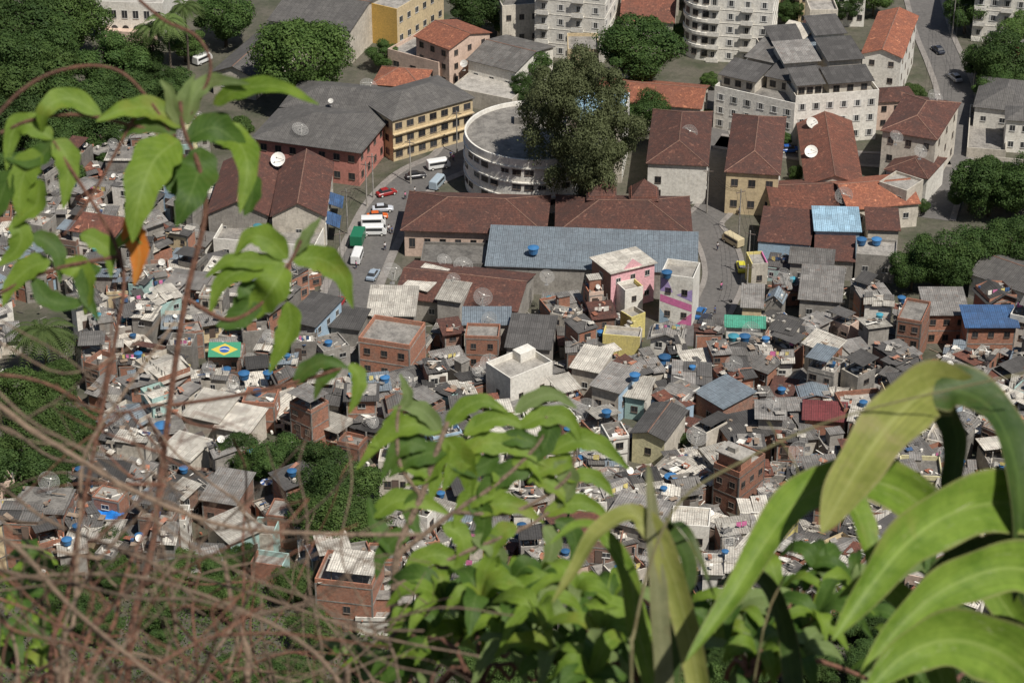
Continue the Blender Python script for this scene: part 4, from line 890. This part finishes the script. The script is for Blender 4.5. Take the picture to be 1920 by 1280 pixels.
o=ob('undergrowth',me); o["kind"]="stuff"; o["label"]="green scrub covering the hillside"; o["category"]="undergrowth"
FPL=foliage('foliage_palm',(0.07,0.12,0.03),(0.15,0.2,0.06),.35,3.0)
def palm(u,v,h,r,label):
    p=Pg(u,v,h); P=root('palm_tree',label,'palm tree',p)
    m=M(); m.tube([(0,0,-1),(.2,0,h*.5),(0,0,h)],.28,.18,8); part(P,'trunk',m,[BARK])
    m=M()
    for k in range(22):
        a=k*2.4; el=R.uniform(-.1,1.0); pts=[]
        for i in range(9):
            t=i/8; rr_=r*t; z=h+r*(el*t-(.75+.3*el)*t*t*1.1); pts.append(Vector((rr_*math.cos(a),rr_*math.sin(a),z)))
        m.tube(pts,.05,.015,3)
        sd=Vector((-math.sin(a),math.cos(a),0))
        for i in range(20):
            t=(i+1)/21*8; q=pts[int(t)].lerp(pts[min(8,int(t)+1)],t-int(t)); l=r*.27*math.sin(math.pi*min(1,(i+3)/24))+.1
            f=(pts[min(8,int(t)+1)]-pts[int(t)]).normalized()
            for s in (-1,1): m.poly([q,q+sd*s*l*.5+f*.18*l+Vector((0,0,.02)),q+sd*s*l+f*l*.4-Vector((0,0,l*.35)),q+sd*s*l*.5-f*.08])
    part(P,'crown',m,[FPL])
palm(312,38,16,5,'tall slender palm tree in the garden')
palm(345,12,15,4.5,'tall palm tree in the garden'); palm(282,50,14,4.5,'palm tree beside the palace')
palm(78,618,8,6.5,'bushy palm tree at the edge of the settlement')
# ------------------------------------------------------------------ foreground plants
def leafmat(name,c1,c2,rib,spot,spa,trans=.35,rough=.55,scar=0):
    m,nt,b,o=newmat(name); L=nt.links
    uv=N(nt,'ShaderNodeUVMap'); uv.uv_map='UVMap'; sp=N(nt,'ShaderNodeSeparateXYZ'); L.new(uv.outputs[0],sp.inputs[0])
    tc=N(nt,'ShaderNodeTexCoord'); n=N(nt,'ShaderNodeTexNoise',i_Scale=18.0,i_Detail=7.0,i_Roughness=.7); L.new(tc.outputs['Object'],n.inputs['Vector'])
    n2=N(nt,'ShaderNodeTexNoise',i_Scale=7.0,i_Detail=6.0,i_Roughness=.7); L.new(tc.outputs['Object'],n2.inputs['Vector'])
    nr=N(nt,'ShaderNodeMapRange',i_From_Min=.35,i_From_Max=.65); L.new(n.outputs[0],nr.inputs[0])
    col=mixc(nt,nr.outputs[0],c1,c2)
    d=mathn(nt,'ABSOLUTE',mathn(nt,'SUBTRACT',sp.outputs[0],.5))
    vv=mathn(nt,'SINE',mathn(nt,'ADD',mathn(nt,'MULTIPLY',sp.outputs[1],75.0),mathn(nt,'MULTIPLY',d,-26.0)))
    vm=N(nt,'ShaderNodeMapRange',i_From_Min=.6,i_From_Max=1.0,i_To_Min=0.0,i_To_Max=.35); L.new(vv,vm.inputs[0])
    if not scar: col=mixc(nt,vm.outputs[0],col,rib)
    rm=N(nt,'ShaderNodeMapRange',i_From_Min=.05,i_From_Max=.015,i_To_Min=0.0,i_To_Max=.6); L.new(d,rm.inputs[0]); col=mixc(nt,rm.outputs[0],col,rib)
    if scar:
        mp=N(nt,'ShaderNodeMapping'); mp.inputs['Scale'].default_value=(22,1.5,1); L.new(uv.outputs[0],mp.inputs[0]); nf=N(nt,'ShaderNodeTexNoise',i_Scale=1.0,i_Detail=4.0); L.new(mp.outputs[0],nf.inputs['Vector'])
        gg=N(nt,'ShaderNodeMapRange',i_From_Min=.3,i_From_Max=.7,i_To_Min=.78,i_To_Max=1.12); L.new(nf.outputs[0],gg.inputs[0]); col=mixc(nt,1.0,col,gg.outputs[0],'MULTIPLY')
        mp2=N(nt,'ShaderNodeMapping'); mp2.inputs['Scale'].default_value=(5,4,1); L.new(uv.outputs[0],mp2.inputs[0])
        n5=N(nt,'ShaderNodeTexNoise',i_Scale=1.6,i_Detail=10.0,i_Roughness=.8,i_Distortion=.8); L.new(mp2.outputs[0],n5.inputs['Vector'])
        s5=N(nt,'ShaderNodeMapRange',i_From_Min=.6,i_From_Max=.66,i_To_Min=0.0,i_To_Max=scar); L.new(n5.outputs[0],s5.inputs[0]); col=mixc(nt,s5.outputs[0],col,(.46,.43,.3))
        ed=N(nt,'ShaderNodeMapRange',i_From_Min=.44,i_From_Max=.5,i_To_Min=0.0,i_To_Max=.6); L.new(d,ed.inputs[0]); col=mixc(nt,ed.outputs[0],col,(.26,.22,.11))
    sm=N(nt,'ShaderNodeMapRange',i_From_Min=.56,i_From_Max=.68,i_To_Min=0.0,i_To_Max=spa); L.new(n2.outputs[0],sm.inputs[0]); col=mixc(nt,sm.outputs[0],col,spot)
    L.new(col,b.inputs['Base Color']); b.inputs['Roughness'].default_value=rough
    b.inputs['Specular IOR Level'].default_value=.25
    bp=N(nt,'ShaderNodeBump',i_Strength=.7,i_Distance=.005); L.new(n.outputs[0],bp.inputs['Height']); L.new(bp.outputs[0],b.inputs['Normal'])
    t=N(nt,'ShaderNodeBsdfTranslucent'); L.new(col,t.inputs[0]); mx=N(nt,'ShaderNodeMixShader'); mx.inputs[0].default_value=trans
    L.new(b.outputs[0],mx.inputs[1]); L.new(t.outputs[0],mx.inputs[2]); L.new(mx.outputs[0],o.inputs[0]); return m
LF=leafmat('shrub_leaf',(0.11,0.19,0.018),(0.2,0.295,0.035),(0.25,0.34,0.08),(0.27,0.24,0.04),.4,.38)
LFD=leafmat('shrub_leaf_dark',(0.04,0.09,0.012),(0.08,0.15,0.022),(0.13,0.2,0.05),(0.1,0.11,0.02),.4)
LFO=leafmat('withered_leaf',(0.65,0.17,0.02),(0.5,0.2,0.03),(0.5,0.3,0.1),(0.2,0.1,0.03),.3)
LFG=leafmat('sage_leaf',(0.12,0.17,0.05),(0.18,0.245,0.08),(0.24,0.3,0.13),(0.2,0.18,0.07),.3,.3,.7)
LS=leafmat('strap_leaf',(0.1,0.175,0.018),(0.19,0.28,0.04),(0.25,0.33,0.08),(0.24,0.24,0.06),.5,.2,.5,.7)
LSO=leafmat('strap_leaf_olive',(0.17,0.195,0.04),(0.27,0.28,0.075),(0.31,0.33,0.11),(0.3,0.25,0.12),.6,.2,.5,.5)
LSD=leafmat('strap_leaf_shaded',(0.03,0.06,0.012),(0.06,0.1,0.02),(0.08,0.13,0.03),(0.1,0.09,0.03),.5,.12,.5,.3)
LSB=leafmat('strap_leaf_grey',(0.14,0.15,0.07),(0.22,0.22,0.11),(0.25,0.25,0.13),(0.15,0.1,0.05),.6,.25,.7,.3)
TWR=dirty('twig_red_brown',(0.22,0.1,0.06),0.3,(0.12,0.07,0.05),.5,9.0)
TWG=dirty('twig_grey_brown',(0.27,0.19,0.13),0.35,(0.13,0.09,0.06),.5,9.0)
class LM:
    def __init__(s): s.v=[];s.f=[];s.uv=[];s.m=[]
    def leaf(s,pts,w,hint=None,fold=.25,prof='oval',wav=.05,n=6,mi=0,w0=.5,tip=2.4):
        C=catmull(pts,n); K=len(C)-1; b=len(s.v); hint=Vector(hint or (R.uniform(-.5,.5),-.75,.85)).normalized(); ph=R.uniform(0,6)
        S=(-1,-.6,0,.6,1); uo=R.random() if prof!='oval' else 0
        for i,p in enumerate(C):
            t=i/K; tg=(C[min(i+1,K)]-C[max(i-1,0)]).normalized(); sd=tg.cross(hint)
            if sd.length<.05: sd=Vector((1,0,0))
            sd.normalize(); nr=sd.cross(tg).normalized()
            if prof=='oval': wd=w*(math.sin(math.pi*min(1,t**.75))**.8)*(1-.25*t)*1.08+.002
            else: wd=w*min(1,w0+t*2)*(max(0,1-t**tip)**.8)+.001
            for q in S:
                e=1+ (wav*2.0*math.sin(t*23+q*2+ph) if abs(q)==1 else 0)
                o=nr*(abs(q)*fold*wd*.5+math.sin(t*11+q*3+ph)*wav*wd*abs(q))
                s.v.append(tuple(p+sd*(q*wd*.5*e)+o))
        for i in range(K):
            for k in range(4):
                a=b+i*5+k; s.f.append((a,a+1,a+6,a+5)); s.m.append(mi)
                u0,u1=(S[k]+1)/2,(S[k+1]+1)/2; s.uv+=[(u0,i/K+uo*7),(u1,i/K+uo*7),(u1,(i+1)/K+uo*7),(u0,(i+1)/K+uo*7)]
    def build(s,name,mats,parent):
        me=bpy.data.meshes.new(name); me.from_pydata(s.v,[],s.f); uv=me.uv_layers.new(name='UVMap'); uv.data.foreach_set('uv',[c for q in s.uv for c in q])
        for m_ in mats: me.materials.append(m_)
        me.polygons.foreach_set('material_index',s.m); me.polygons.foreach_set('use_smooth',[True]*len(s.f)); me.update(); return ob(name,me,parent)
def px(D,*a): return [W(q[0],q[1],D+(q[2] if len(q)>2 else 0)) for q in a]
def groundpt(p): return Vector((p.x,p.y,zt(p.x,p.y)))
def stemto(m,pts,r0,r1,D=None,mi=0,gr=True):
    P_=px(D,*pts) if D else pts
    if gr: P_=[groundpt(P_[0])]+P_
    C=catmull(P_,6); m.tube(C,r0,r1,7,mi)
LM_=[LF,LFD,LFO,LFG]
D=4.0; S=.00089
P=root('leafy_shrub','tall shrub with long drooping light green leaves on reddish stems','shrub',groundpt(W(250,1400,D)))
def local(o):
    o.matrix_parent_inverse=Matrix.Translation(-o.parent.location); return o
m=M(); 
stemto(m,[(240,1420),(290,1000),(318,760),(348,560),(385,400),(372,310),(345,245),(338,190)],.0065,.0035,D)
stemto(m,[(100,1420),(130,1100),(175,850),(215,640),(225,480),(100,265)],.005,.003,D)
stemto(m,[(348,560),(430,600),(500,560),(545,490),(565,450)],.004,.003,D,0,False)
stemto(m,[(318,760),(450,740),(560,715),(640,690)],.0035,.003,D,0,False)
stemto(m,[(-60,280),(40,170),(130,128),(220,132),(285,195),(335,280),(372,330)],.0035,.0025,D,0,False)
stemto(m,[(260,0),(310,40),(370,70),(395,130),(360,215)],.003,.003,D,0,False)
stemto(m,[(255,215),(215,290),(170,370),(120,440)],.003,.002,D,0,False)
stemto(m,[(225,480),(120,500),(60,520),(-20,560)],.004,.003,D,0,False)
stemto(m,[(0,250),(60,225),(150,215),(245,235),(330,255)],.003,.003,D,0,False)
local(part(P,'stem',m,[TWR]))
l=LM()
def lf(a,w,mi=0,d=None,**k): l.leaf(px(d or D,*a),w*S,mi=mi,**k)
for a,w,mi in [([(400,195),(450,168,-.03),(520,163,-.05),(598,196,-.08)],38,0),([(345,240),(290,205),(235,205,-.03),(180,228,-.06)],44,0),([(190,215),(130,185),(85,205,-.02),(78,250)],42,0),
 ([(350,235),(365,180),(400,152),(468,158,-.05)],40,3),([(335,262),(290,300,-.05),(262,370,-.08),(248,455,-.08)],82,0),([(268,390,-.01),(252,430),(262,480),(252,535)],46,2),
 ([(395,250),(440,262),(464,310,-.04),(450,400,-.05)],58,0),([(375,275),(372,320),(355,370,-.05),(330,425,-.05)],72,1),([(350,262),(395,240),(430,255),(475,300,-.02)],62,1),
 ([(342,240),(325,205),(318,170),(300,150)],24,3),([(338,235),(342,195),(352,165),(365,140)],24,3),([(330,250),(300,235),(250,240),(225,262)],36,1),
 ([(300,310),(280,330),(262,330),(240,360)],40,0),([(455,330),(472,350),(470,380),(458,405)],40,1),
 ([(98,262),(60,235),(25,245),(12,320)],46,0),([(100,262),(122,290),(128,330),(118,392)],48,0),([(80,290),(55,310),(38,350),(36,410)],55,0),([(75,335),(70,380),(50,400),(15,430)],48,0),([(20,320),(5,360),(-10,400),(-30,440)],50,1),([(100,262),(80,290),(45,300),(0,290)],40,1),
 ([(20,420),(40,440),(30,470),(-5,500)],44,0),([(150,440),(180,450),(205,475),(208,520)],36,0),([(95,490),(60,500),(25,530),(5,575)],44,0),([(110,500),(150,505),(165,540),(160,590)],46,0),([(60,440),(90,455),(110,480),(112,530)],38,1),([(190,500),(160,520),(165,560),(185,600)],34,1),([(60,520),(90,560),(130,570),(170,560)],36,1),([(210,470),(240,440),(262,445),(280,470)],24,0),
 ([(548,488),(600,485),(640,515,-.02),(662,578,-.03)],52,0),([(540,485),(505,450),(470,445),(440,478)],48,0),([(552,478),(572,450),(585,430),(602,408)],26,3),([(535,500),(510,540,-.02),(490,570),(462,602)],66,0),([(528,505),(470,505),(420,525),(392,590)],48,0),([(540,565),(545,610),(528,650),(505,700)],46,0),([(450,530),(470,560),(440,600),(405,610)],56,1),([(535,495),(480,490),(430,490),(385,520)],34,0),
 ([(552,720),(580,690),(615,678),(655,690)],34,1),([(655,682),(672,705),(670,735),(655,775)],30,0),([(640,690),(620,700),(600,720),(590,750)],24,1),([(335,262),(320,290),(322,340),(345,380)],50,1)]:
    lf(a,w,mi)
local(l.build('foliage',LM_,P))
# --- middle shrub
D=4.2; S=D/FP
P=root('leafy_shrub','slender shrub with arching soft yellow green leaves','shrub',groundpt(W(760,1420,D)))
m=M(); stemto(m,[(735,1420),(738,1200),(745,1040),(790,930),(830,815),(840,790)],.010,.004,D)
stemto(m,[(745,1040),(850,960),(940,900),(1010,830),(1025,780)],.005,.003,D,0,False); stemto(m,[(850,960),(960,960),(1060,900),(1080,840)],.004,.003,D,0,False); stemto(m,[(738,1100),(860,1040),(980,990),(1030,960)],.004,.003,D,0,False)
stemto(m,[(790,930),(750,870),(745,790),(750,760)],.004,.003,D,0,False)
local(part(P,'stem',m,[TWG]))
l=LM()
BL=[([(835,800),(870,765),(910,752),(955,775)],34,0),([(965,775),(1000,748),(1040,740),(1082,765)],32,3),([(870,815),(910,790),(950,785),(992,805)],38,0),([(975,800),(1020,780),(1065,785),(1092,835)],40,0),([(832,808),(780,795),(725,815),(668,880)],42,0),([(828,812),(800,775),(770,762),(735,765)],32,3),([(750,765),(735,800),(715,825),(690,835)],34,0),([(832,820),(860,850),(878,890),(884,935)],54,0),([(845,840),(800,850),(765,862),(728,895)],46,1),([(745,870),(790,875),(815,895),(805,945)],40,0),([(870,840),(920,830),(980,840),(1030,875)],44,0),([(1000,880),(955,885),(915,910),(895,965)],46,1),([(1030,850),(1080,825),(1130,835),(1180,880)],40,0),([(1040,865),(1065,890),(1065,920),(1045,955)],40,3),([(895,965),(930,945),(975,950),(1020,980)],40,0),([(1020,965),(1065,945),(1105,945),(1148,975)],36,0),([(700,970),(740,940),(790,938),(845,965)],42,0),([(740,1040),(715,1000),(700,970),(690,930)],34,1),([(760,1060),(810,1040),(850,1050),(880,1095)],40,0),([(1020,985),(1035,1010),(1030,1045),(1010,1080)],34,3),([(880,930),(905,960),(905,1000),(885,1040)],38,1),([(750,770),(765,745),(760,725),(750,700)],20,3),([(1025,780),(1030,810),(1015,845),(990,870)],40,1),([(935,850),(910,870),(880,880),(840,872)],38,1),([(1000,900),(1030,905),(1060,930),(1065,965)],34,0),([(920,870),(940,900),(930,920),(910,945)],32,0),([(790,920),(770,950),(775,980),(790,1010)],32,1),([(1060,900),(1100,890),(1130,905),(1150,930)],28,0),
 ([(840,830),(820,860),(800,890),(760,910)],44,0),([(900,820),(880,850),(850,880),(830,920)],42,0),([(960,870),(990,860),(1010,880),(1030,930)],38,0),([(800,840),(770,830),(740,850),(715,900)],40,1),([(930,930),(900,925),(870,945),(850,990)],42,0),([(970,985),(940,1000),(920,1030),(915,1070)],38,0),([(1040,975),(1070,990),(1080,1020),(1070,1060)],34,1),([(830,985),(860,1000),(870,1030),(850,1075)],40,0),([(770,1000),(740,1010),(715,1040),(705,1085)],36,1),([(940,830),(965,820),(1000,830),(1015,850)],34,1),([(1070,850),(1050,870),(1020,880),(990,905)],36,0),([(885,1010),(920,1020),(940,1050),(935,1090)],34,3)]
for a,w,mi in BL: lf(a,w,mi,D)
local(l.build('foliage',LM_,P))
def whorl(l,c,n,L,w,mi=(0,0,0,1)):
    a0=R.uniform(0,6)
    for k in range(n):
        a=a0+k*2.399; el=R.uniform(.1,.9); q=Vector((math.cos(a),math.sin(a),0)); ln=L*R.uniform(.6,1.2)
        p=[c, c+q*ln*.3+Vector((0,0,ln*(.12+el*.35))), c+q*ln*.65+Vector((0,0,ln*el*.45)), c+q*ln*.95-Vector((0,0,ln*(.25-el*.35)))]
        l.leaf(p,w*R.uniform(.7,1.2),hint=(q.x*-.2+R.uniform(-.4,.4),q.y*-.2-.3,1),mi=R.choice(mi))
def shrub(label,base,tips,D,L,w,r=.006,n=7,kind='leafy_shrub',mats=LM_,seedm=(0,0,0,1)):
    b0=W(base[0],base[1],D); P=root(kind,label,'shrub',groundpt(b0)); m=M(); l=LM()
    for (u,v,dd) in tips:
        tpt=W(u,v,D+dd); mid=b0.lerp(tpt,.55)+Vector((R.uniform(-.1,.1),R.uniform(-.1,.1),0))
        C=catmull([groundpt(b0),b0,mid,tpt],6); m.tube(C,r,r*.4,6)
        whorl(l,tpt,n,L,w,mi=seedm); whorl(l,C[-4],3,L*.8,w,mi=(1,0,3))
    local(part(P,'stem',m,[TWR])); local(l.build('foliage',mats,P))
shrub('low leafy weeds with narrow green leaves',(1120,1380),[(1010,1150,0),(1080,1120,.1),(1130,1190,-.1),(1200,1230,0),(1040,1240,0),(960,1220,.1),(1110,1270,-.2),(1280,1250,.2),(1150,1130,.2)],3.8,.1,.03,n=7,seedm=(0,0,3,1))
shrub('bushy weeds with broad fresh green leaves',(900,1380),[(830,1130,.1),(900,1120,0),(960,1090,.1),(870,1190,.1),(940,1170,0),(800,1210,.2),(1010,1100,.2)],4.0,.1,.036,n=6,seedm=(0,0,1,0))
shrub('low leafy plant with pale green leaves',(1400,1380),[(1380,1150,.2),(1460,1110,.3),(1530,1160,.1),(1420,1230,0),(1540,1080,.3),(1330,1190,.2),(1500,1240,0),(1600,1100,.3),(1680,1240,.3)],3.9,.1,.028,n=6,seedm=(0,3,1,1))
shrub('dense small leaved bush at the vine edge',(60,1420),[(40,1130,.2),(90,1190,.4),(20,1200,0),(60,1060,.5),(30,1250,.1)],4.8,.08,.036,n=6,seedm=(1,1,0))
shrub('sprawling weeds under dry vines',(760,1420),[(760,1240,.1),(700,1260,.2),(650,1230,.3),(820,1150,.3)],4.4,.08,.026,n=5,seedm=(1,3,0))
shrub('broken leafy weeds among straps',(1750,1450),[(1700,1180,.3),(1780,1250,.3),(1850,1200,.4),(1740,1080,.5)],4.0,.12,.03,n=5,seedm=(1,3,1))
# --- strap-leaved plant
D=3.4; S=D/FP
P=root('strap_leaved_plant','large arching strap leaved plant with scarred bright green blades','plant',groundpt(W(2000,1500,D)))
l=LM()
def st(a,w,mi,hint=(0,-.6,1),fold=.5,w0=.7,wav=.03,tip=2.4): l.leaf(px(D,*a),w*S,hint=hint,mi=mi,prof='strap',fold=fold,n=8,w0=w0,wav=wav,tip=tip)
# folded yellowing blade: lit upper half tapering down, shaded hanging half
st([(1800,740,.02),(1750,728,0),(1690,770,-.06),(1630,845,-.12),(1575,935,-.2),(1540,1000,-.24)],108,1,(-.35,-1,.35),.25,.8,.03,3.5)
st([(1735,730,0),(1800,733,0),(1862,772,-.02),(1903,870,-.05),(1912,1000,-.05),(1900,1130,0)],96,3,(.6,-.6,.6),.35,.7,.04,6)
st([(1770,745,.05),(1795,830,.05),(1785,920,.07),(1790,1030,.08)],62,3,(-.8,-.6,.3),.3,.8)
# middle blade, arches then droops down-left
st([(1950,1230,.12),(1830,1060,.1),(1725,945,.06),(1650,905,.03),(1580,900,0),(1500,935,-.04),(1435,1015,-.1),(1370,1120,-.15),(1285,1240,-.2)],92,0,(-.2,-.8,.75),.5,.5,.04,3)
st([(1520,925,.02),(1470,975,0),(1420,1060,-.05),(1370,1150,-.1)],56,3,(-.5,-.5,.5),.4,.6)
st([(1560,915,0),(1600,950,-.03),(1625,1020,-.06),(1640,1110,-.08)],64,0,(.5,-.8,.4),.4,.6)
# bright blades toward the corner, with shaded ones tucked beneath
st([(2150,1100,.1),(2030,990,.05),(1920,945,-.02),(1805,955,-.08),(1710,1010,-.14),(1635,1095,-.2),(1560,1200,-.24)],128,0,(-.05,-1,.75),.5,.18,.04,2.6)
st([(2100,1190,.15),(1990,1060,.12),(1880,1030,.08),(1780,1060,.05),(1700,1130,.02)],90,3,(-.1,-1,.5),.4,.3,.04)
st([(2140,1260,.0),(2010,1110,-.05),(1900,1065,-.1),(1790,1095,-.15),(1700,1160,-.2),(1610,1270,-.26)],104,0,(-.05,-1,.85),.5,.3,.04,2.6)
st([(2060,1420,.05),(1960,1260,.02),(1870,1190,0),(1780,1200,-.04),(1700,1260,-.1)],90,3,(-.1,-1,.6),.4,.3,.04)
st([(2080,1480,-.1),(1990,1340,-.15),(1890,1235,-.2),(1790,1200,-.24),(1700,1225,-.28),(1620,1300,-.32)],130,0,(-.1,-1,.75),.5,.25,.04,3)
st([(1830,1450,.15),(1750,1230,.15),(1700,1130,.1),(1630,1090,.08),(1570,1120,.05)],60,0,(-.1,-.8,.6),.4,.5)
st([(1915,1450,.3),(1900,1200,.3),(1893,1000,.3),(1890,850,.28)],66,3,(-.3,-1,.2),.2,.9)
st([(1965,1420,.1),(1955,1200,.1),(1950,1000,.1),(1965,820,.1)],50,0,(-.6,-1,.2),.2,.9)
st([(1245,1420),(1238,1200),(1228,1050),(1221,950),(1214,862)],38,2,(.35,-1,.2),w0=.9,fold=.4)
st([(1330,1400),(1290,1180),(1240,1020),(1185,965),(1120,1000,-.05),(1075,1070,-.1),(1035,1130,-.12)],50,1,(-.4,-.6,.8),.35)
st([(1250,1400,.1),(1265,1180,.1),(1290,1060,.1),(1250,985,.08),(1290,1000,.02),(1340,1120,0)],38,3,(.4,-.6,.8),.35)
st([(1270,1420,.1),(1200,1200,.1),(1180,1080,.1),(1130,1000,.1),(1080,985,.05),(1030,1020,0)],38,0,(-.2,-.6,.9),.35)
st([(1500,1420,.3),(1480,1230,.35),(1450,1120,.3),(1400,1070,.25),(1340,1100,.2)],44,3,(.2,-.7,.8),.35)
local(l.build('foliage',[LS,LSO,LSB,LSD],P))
m=M(); 
for u in (1250,1700,1850,2000): stemto(m,[(u,1560),(u,1400)],.03,.02,D)
local(part(P,'stem',m,[TWG]))
P=root('dry_grass_stalk','thin dry grass stalks leaning across','grass',groundpt(W(1300,1500,3.3))); m=M()
stemto(m,[(1180,1400),(1190,1180),(1260,960),(1400,860),(1600,775),(1960,690)],.003,.0012,3.3); stemto(m,[(1400,1400),(1480,1050),(1500,900),(1440,790)],.002,.001,3.5); local(part(P,'stem',m,[LSB]))
# --- dry vine tangle
RV=random.Random(21)
for sidx in range(9):
    bx=-60+sidx*105; D=3.0+RV.uniform(0,1.4); P=root('dry_vine','tangled leafless brown and red vine stems','vine',groundpt(W(bx,1420,D)),0,'dry tangled vines')
    m=M(); n=7 if sidx<5 else 4
    for i in range(n):
        u=bx+RV.uniform(-60,60); v=1400; a=rad(RV.uniform(25,155)); pts=[groundpt(W(bx,1400,D)),]; d=D+RV.uniform(-.3,.4)
        steps=RV.randint(6,13) if sidx<4 else RV.randint(4,8); da=RV.uniform(-.14,.14)
        for s in range(steps):
            pts.append(W(u,v,d)); st_=RV.uniform(45,85); u+=math.cos(a)*st_; v-=math.sin(a)*st_; a+=da+RV.uniform(-.42,.42); d+=RV.uniform(-.08,.08)
            if v<640 and s>4: break
        mi=RV.choice([0,1,1]); r=RV.choice([.0014,.002,.003,.004]); C=catmull(pts,4); m.tube(C,r,r*.45,5,mi)
        for b_ in range(RV.randint(2,4)):
            q=RV.choice(pts[2:]); vdir=Vector((RV.uniform(-1,1),RV.uniform(-.3,.3),RV.uniform(-.5,1))).normalized(); L=RV.uniform(.06,.25)
            m.tube(catmull([q,q+vdir*L*.5+Vector((RV.uniform(-.03,.03),0,RV.uniform(-.03,.03))),q+vdir*L],4),r*.6,r*.25,4,mi)
    local(part(P,'stem',m,[TWR,TWG]))
for i in range(12):
    D=RV.uniform(2.8,3.8); v0=RV.uniform(680,1120); r=RV.choice([.0016,.0024,.0035]); g0=W(-150,1420,D)
    P=root('dry_vine','long brown vine stem sweeping downhill','vine',groundpt(g0),0,'dry tangled vines'); L=RV.uniform(350,900); sl=RV.uniform(.2,.8); cu=RV.uniform(-.0005,.0005)
    pts=[groundpt(g0),W(-190,v0+200,D),W(-90,v0-20,D)]
    for k in range(9):
        u=-60+L*k/8; pts.append(W(u,v0+sl*(u+60)+cu*(u+60)**2+RV.uniform(-26,26),D+RV.uniform(-.05,.05)))
    m=M(); m.tube(catmull(pts,5),r,r*.45,6)
    for b_ in range(4):
        q=RV.choice(pts[4:]); vd=Vector((RV.uniform(-1,1),0,RV.uniform(-.8,.8))).normalized(); Lb=RV.uniform(.08,.25); m.tube(catmull([q,q+vd*Lb*.5+Vector((0,0,RV.uniform(-.04,.04))),q+vd*Lb],4),r*.6,r*.3,4)
    local(part(P,'stem',m,[RV.choice([TWR,TWG,TWG])]))
D=3.4
for a,r in [([(-80,740),(80,820),(250,920),(420,985),(600,1000),(800,1002)],.005),([(130,1420),(140,1150),(150,960),(160,850),(230,740),(330,600)],.0035),([(320,1420),(330,1180),(300,1000),(250,820),(150,690),(0,600)],.0025),([(470,1420),(470,1250),(440,1150),(420,1050)],.007),([(660,1420),(640,1290),(560,1200),(420,1130),(250,1080),(60,1080),(-60,1100)],.004),([(-60,900),(100,980),(300,1060),(500,1120),(700,1190),(900,1230)],.003),([(620,1420),(580,1100),(575,960),(560,870),(600,760)],.002),([(-60,640),(120,700),(260,640),(330,560)],.002),([(760,1420),(700,1180),(640,1040),(660,900),(640,780)],.002)]:
    P=root('dry_vine','long arching woody vine stem','vine',groundpt(W(a[0][0],1420,D)),0,'dry tangled vines'); m=M(); pts=px(D+R.uniform(-.2,.3),*a)
    if a[0][1]<1300: pts=[groundpt(W(a[0][0]-60,1420,D)),W(a[0][0]-90,a[0][1]+250,D)]+pts
    else: pts=[groundpt(pts[0])]+pts
    m.tube(catmull(pts,6),r,r*.5,7); local(part(P,'stem',m,[TWG]))
# ------------------------------------------------------------------ light and camera
S3=Vector((0.40,-0.46,0.98)).normalized()
sun=bpy.data.lights.new('sun','SUN'); sun.energy=5.0; sun.angle=rad(.5); sun.color=(1,.955,.89); so=bpy.data.objects.new('sun',sun); COL.objects.link(so); so.rotation_euler=S3.to_track_quat('Z','Y').to_euler(); so.location=(0,0,400)
w=bpy.data.worlds.new('World'); SC.world=w; w.use_nodes=True; nt=w.node_tree; bg=nt.nodes['Background']; sk=nt.nodes.new('ShaderNodeTexSky'); sk.sky_type='NISHITA'; sk.sun_disc=False; sk.sun_elevation=math.asin(S3.z); sk.sun_rotation=math.atan2(S3.x,S3.y); nt.links.new(sk.outputs[0],bg.inputs[0]); bg.inputs[1].default_value=.06
cam=bpy.data.cameras.new('camera'); co=bpy.data.objects.new('camera',cam); COL.objects.link(co); co.location=CAM; co.rotation_euler=(math.pi/2-PIT,0,0)
cam.sensor_width=36; cam.lens=36*FP/1920; cam.clip_end=20000; cam.clip_start=.1
cam.dof.use_dof=True; cam.dof.focus_distance=400; cam.dof.aperture_fstop=14
SC.camera=co
SC.view_settings.view_transform='Standard'; SC.view_settings.look='None'; SC.view_settings.exposure=0
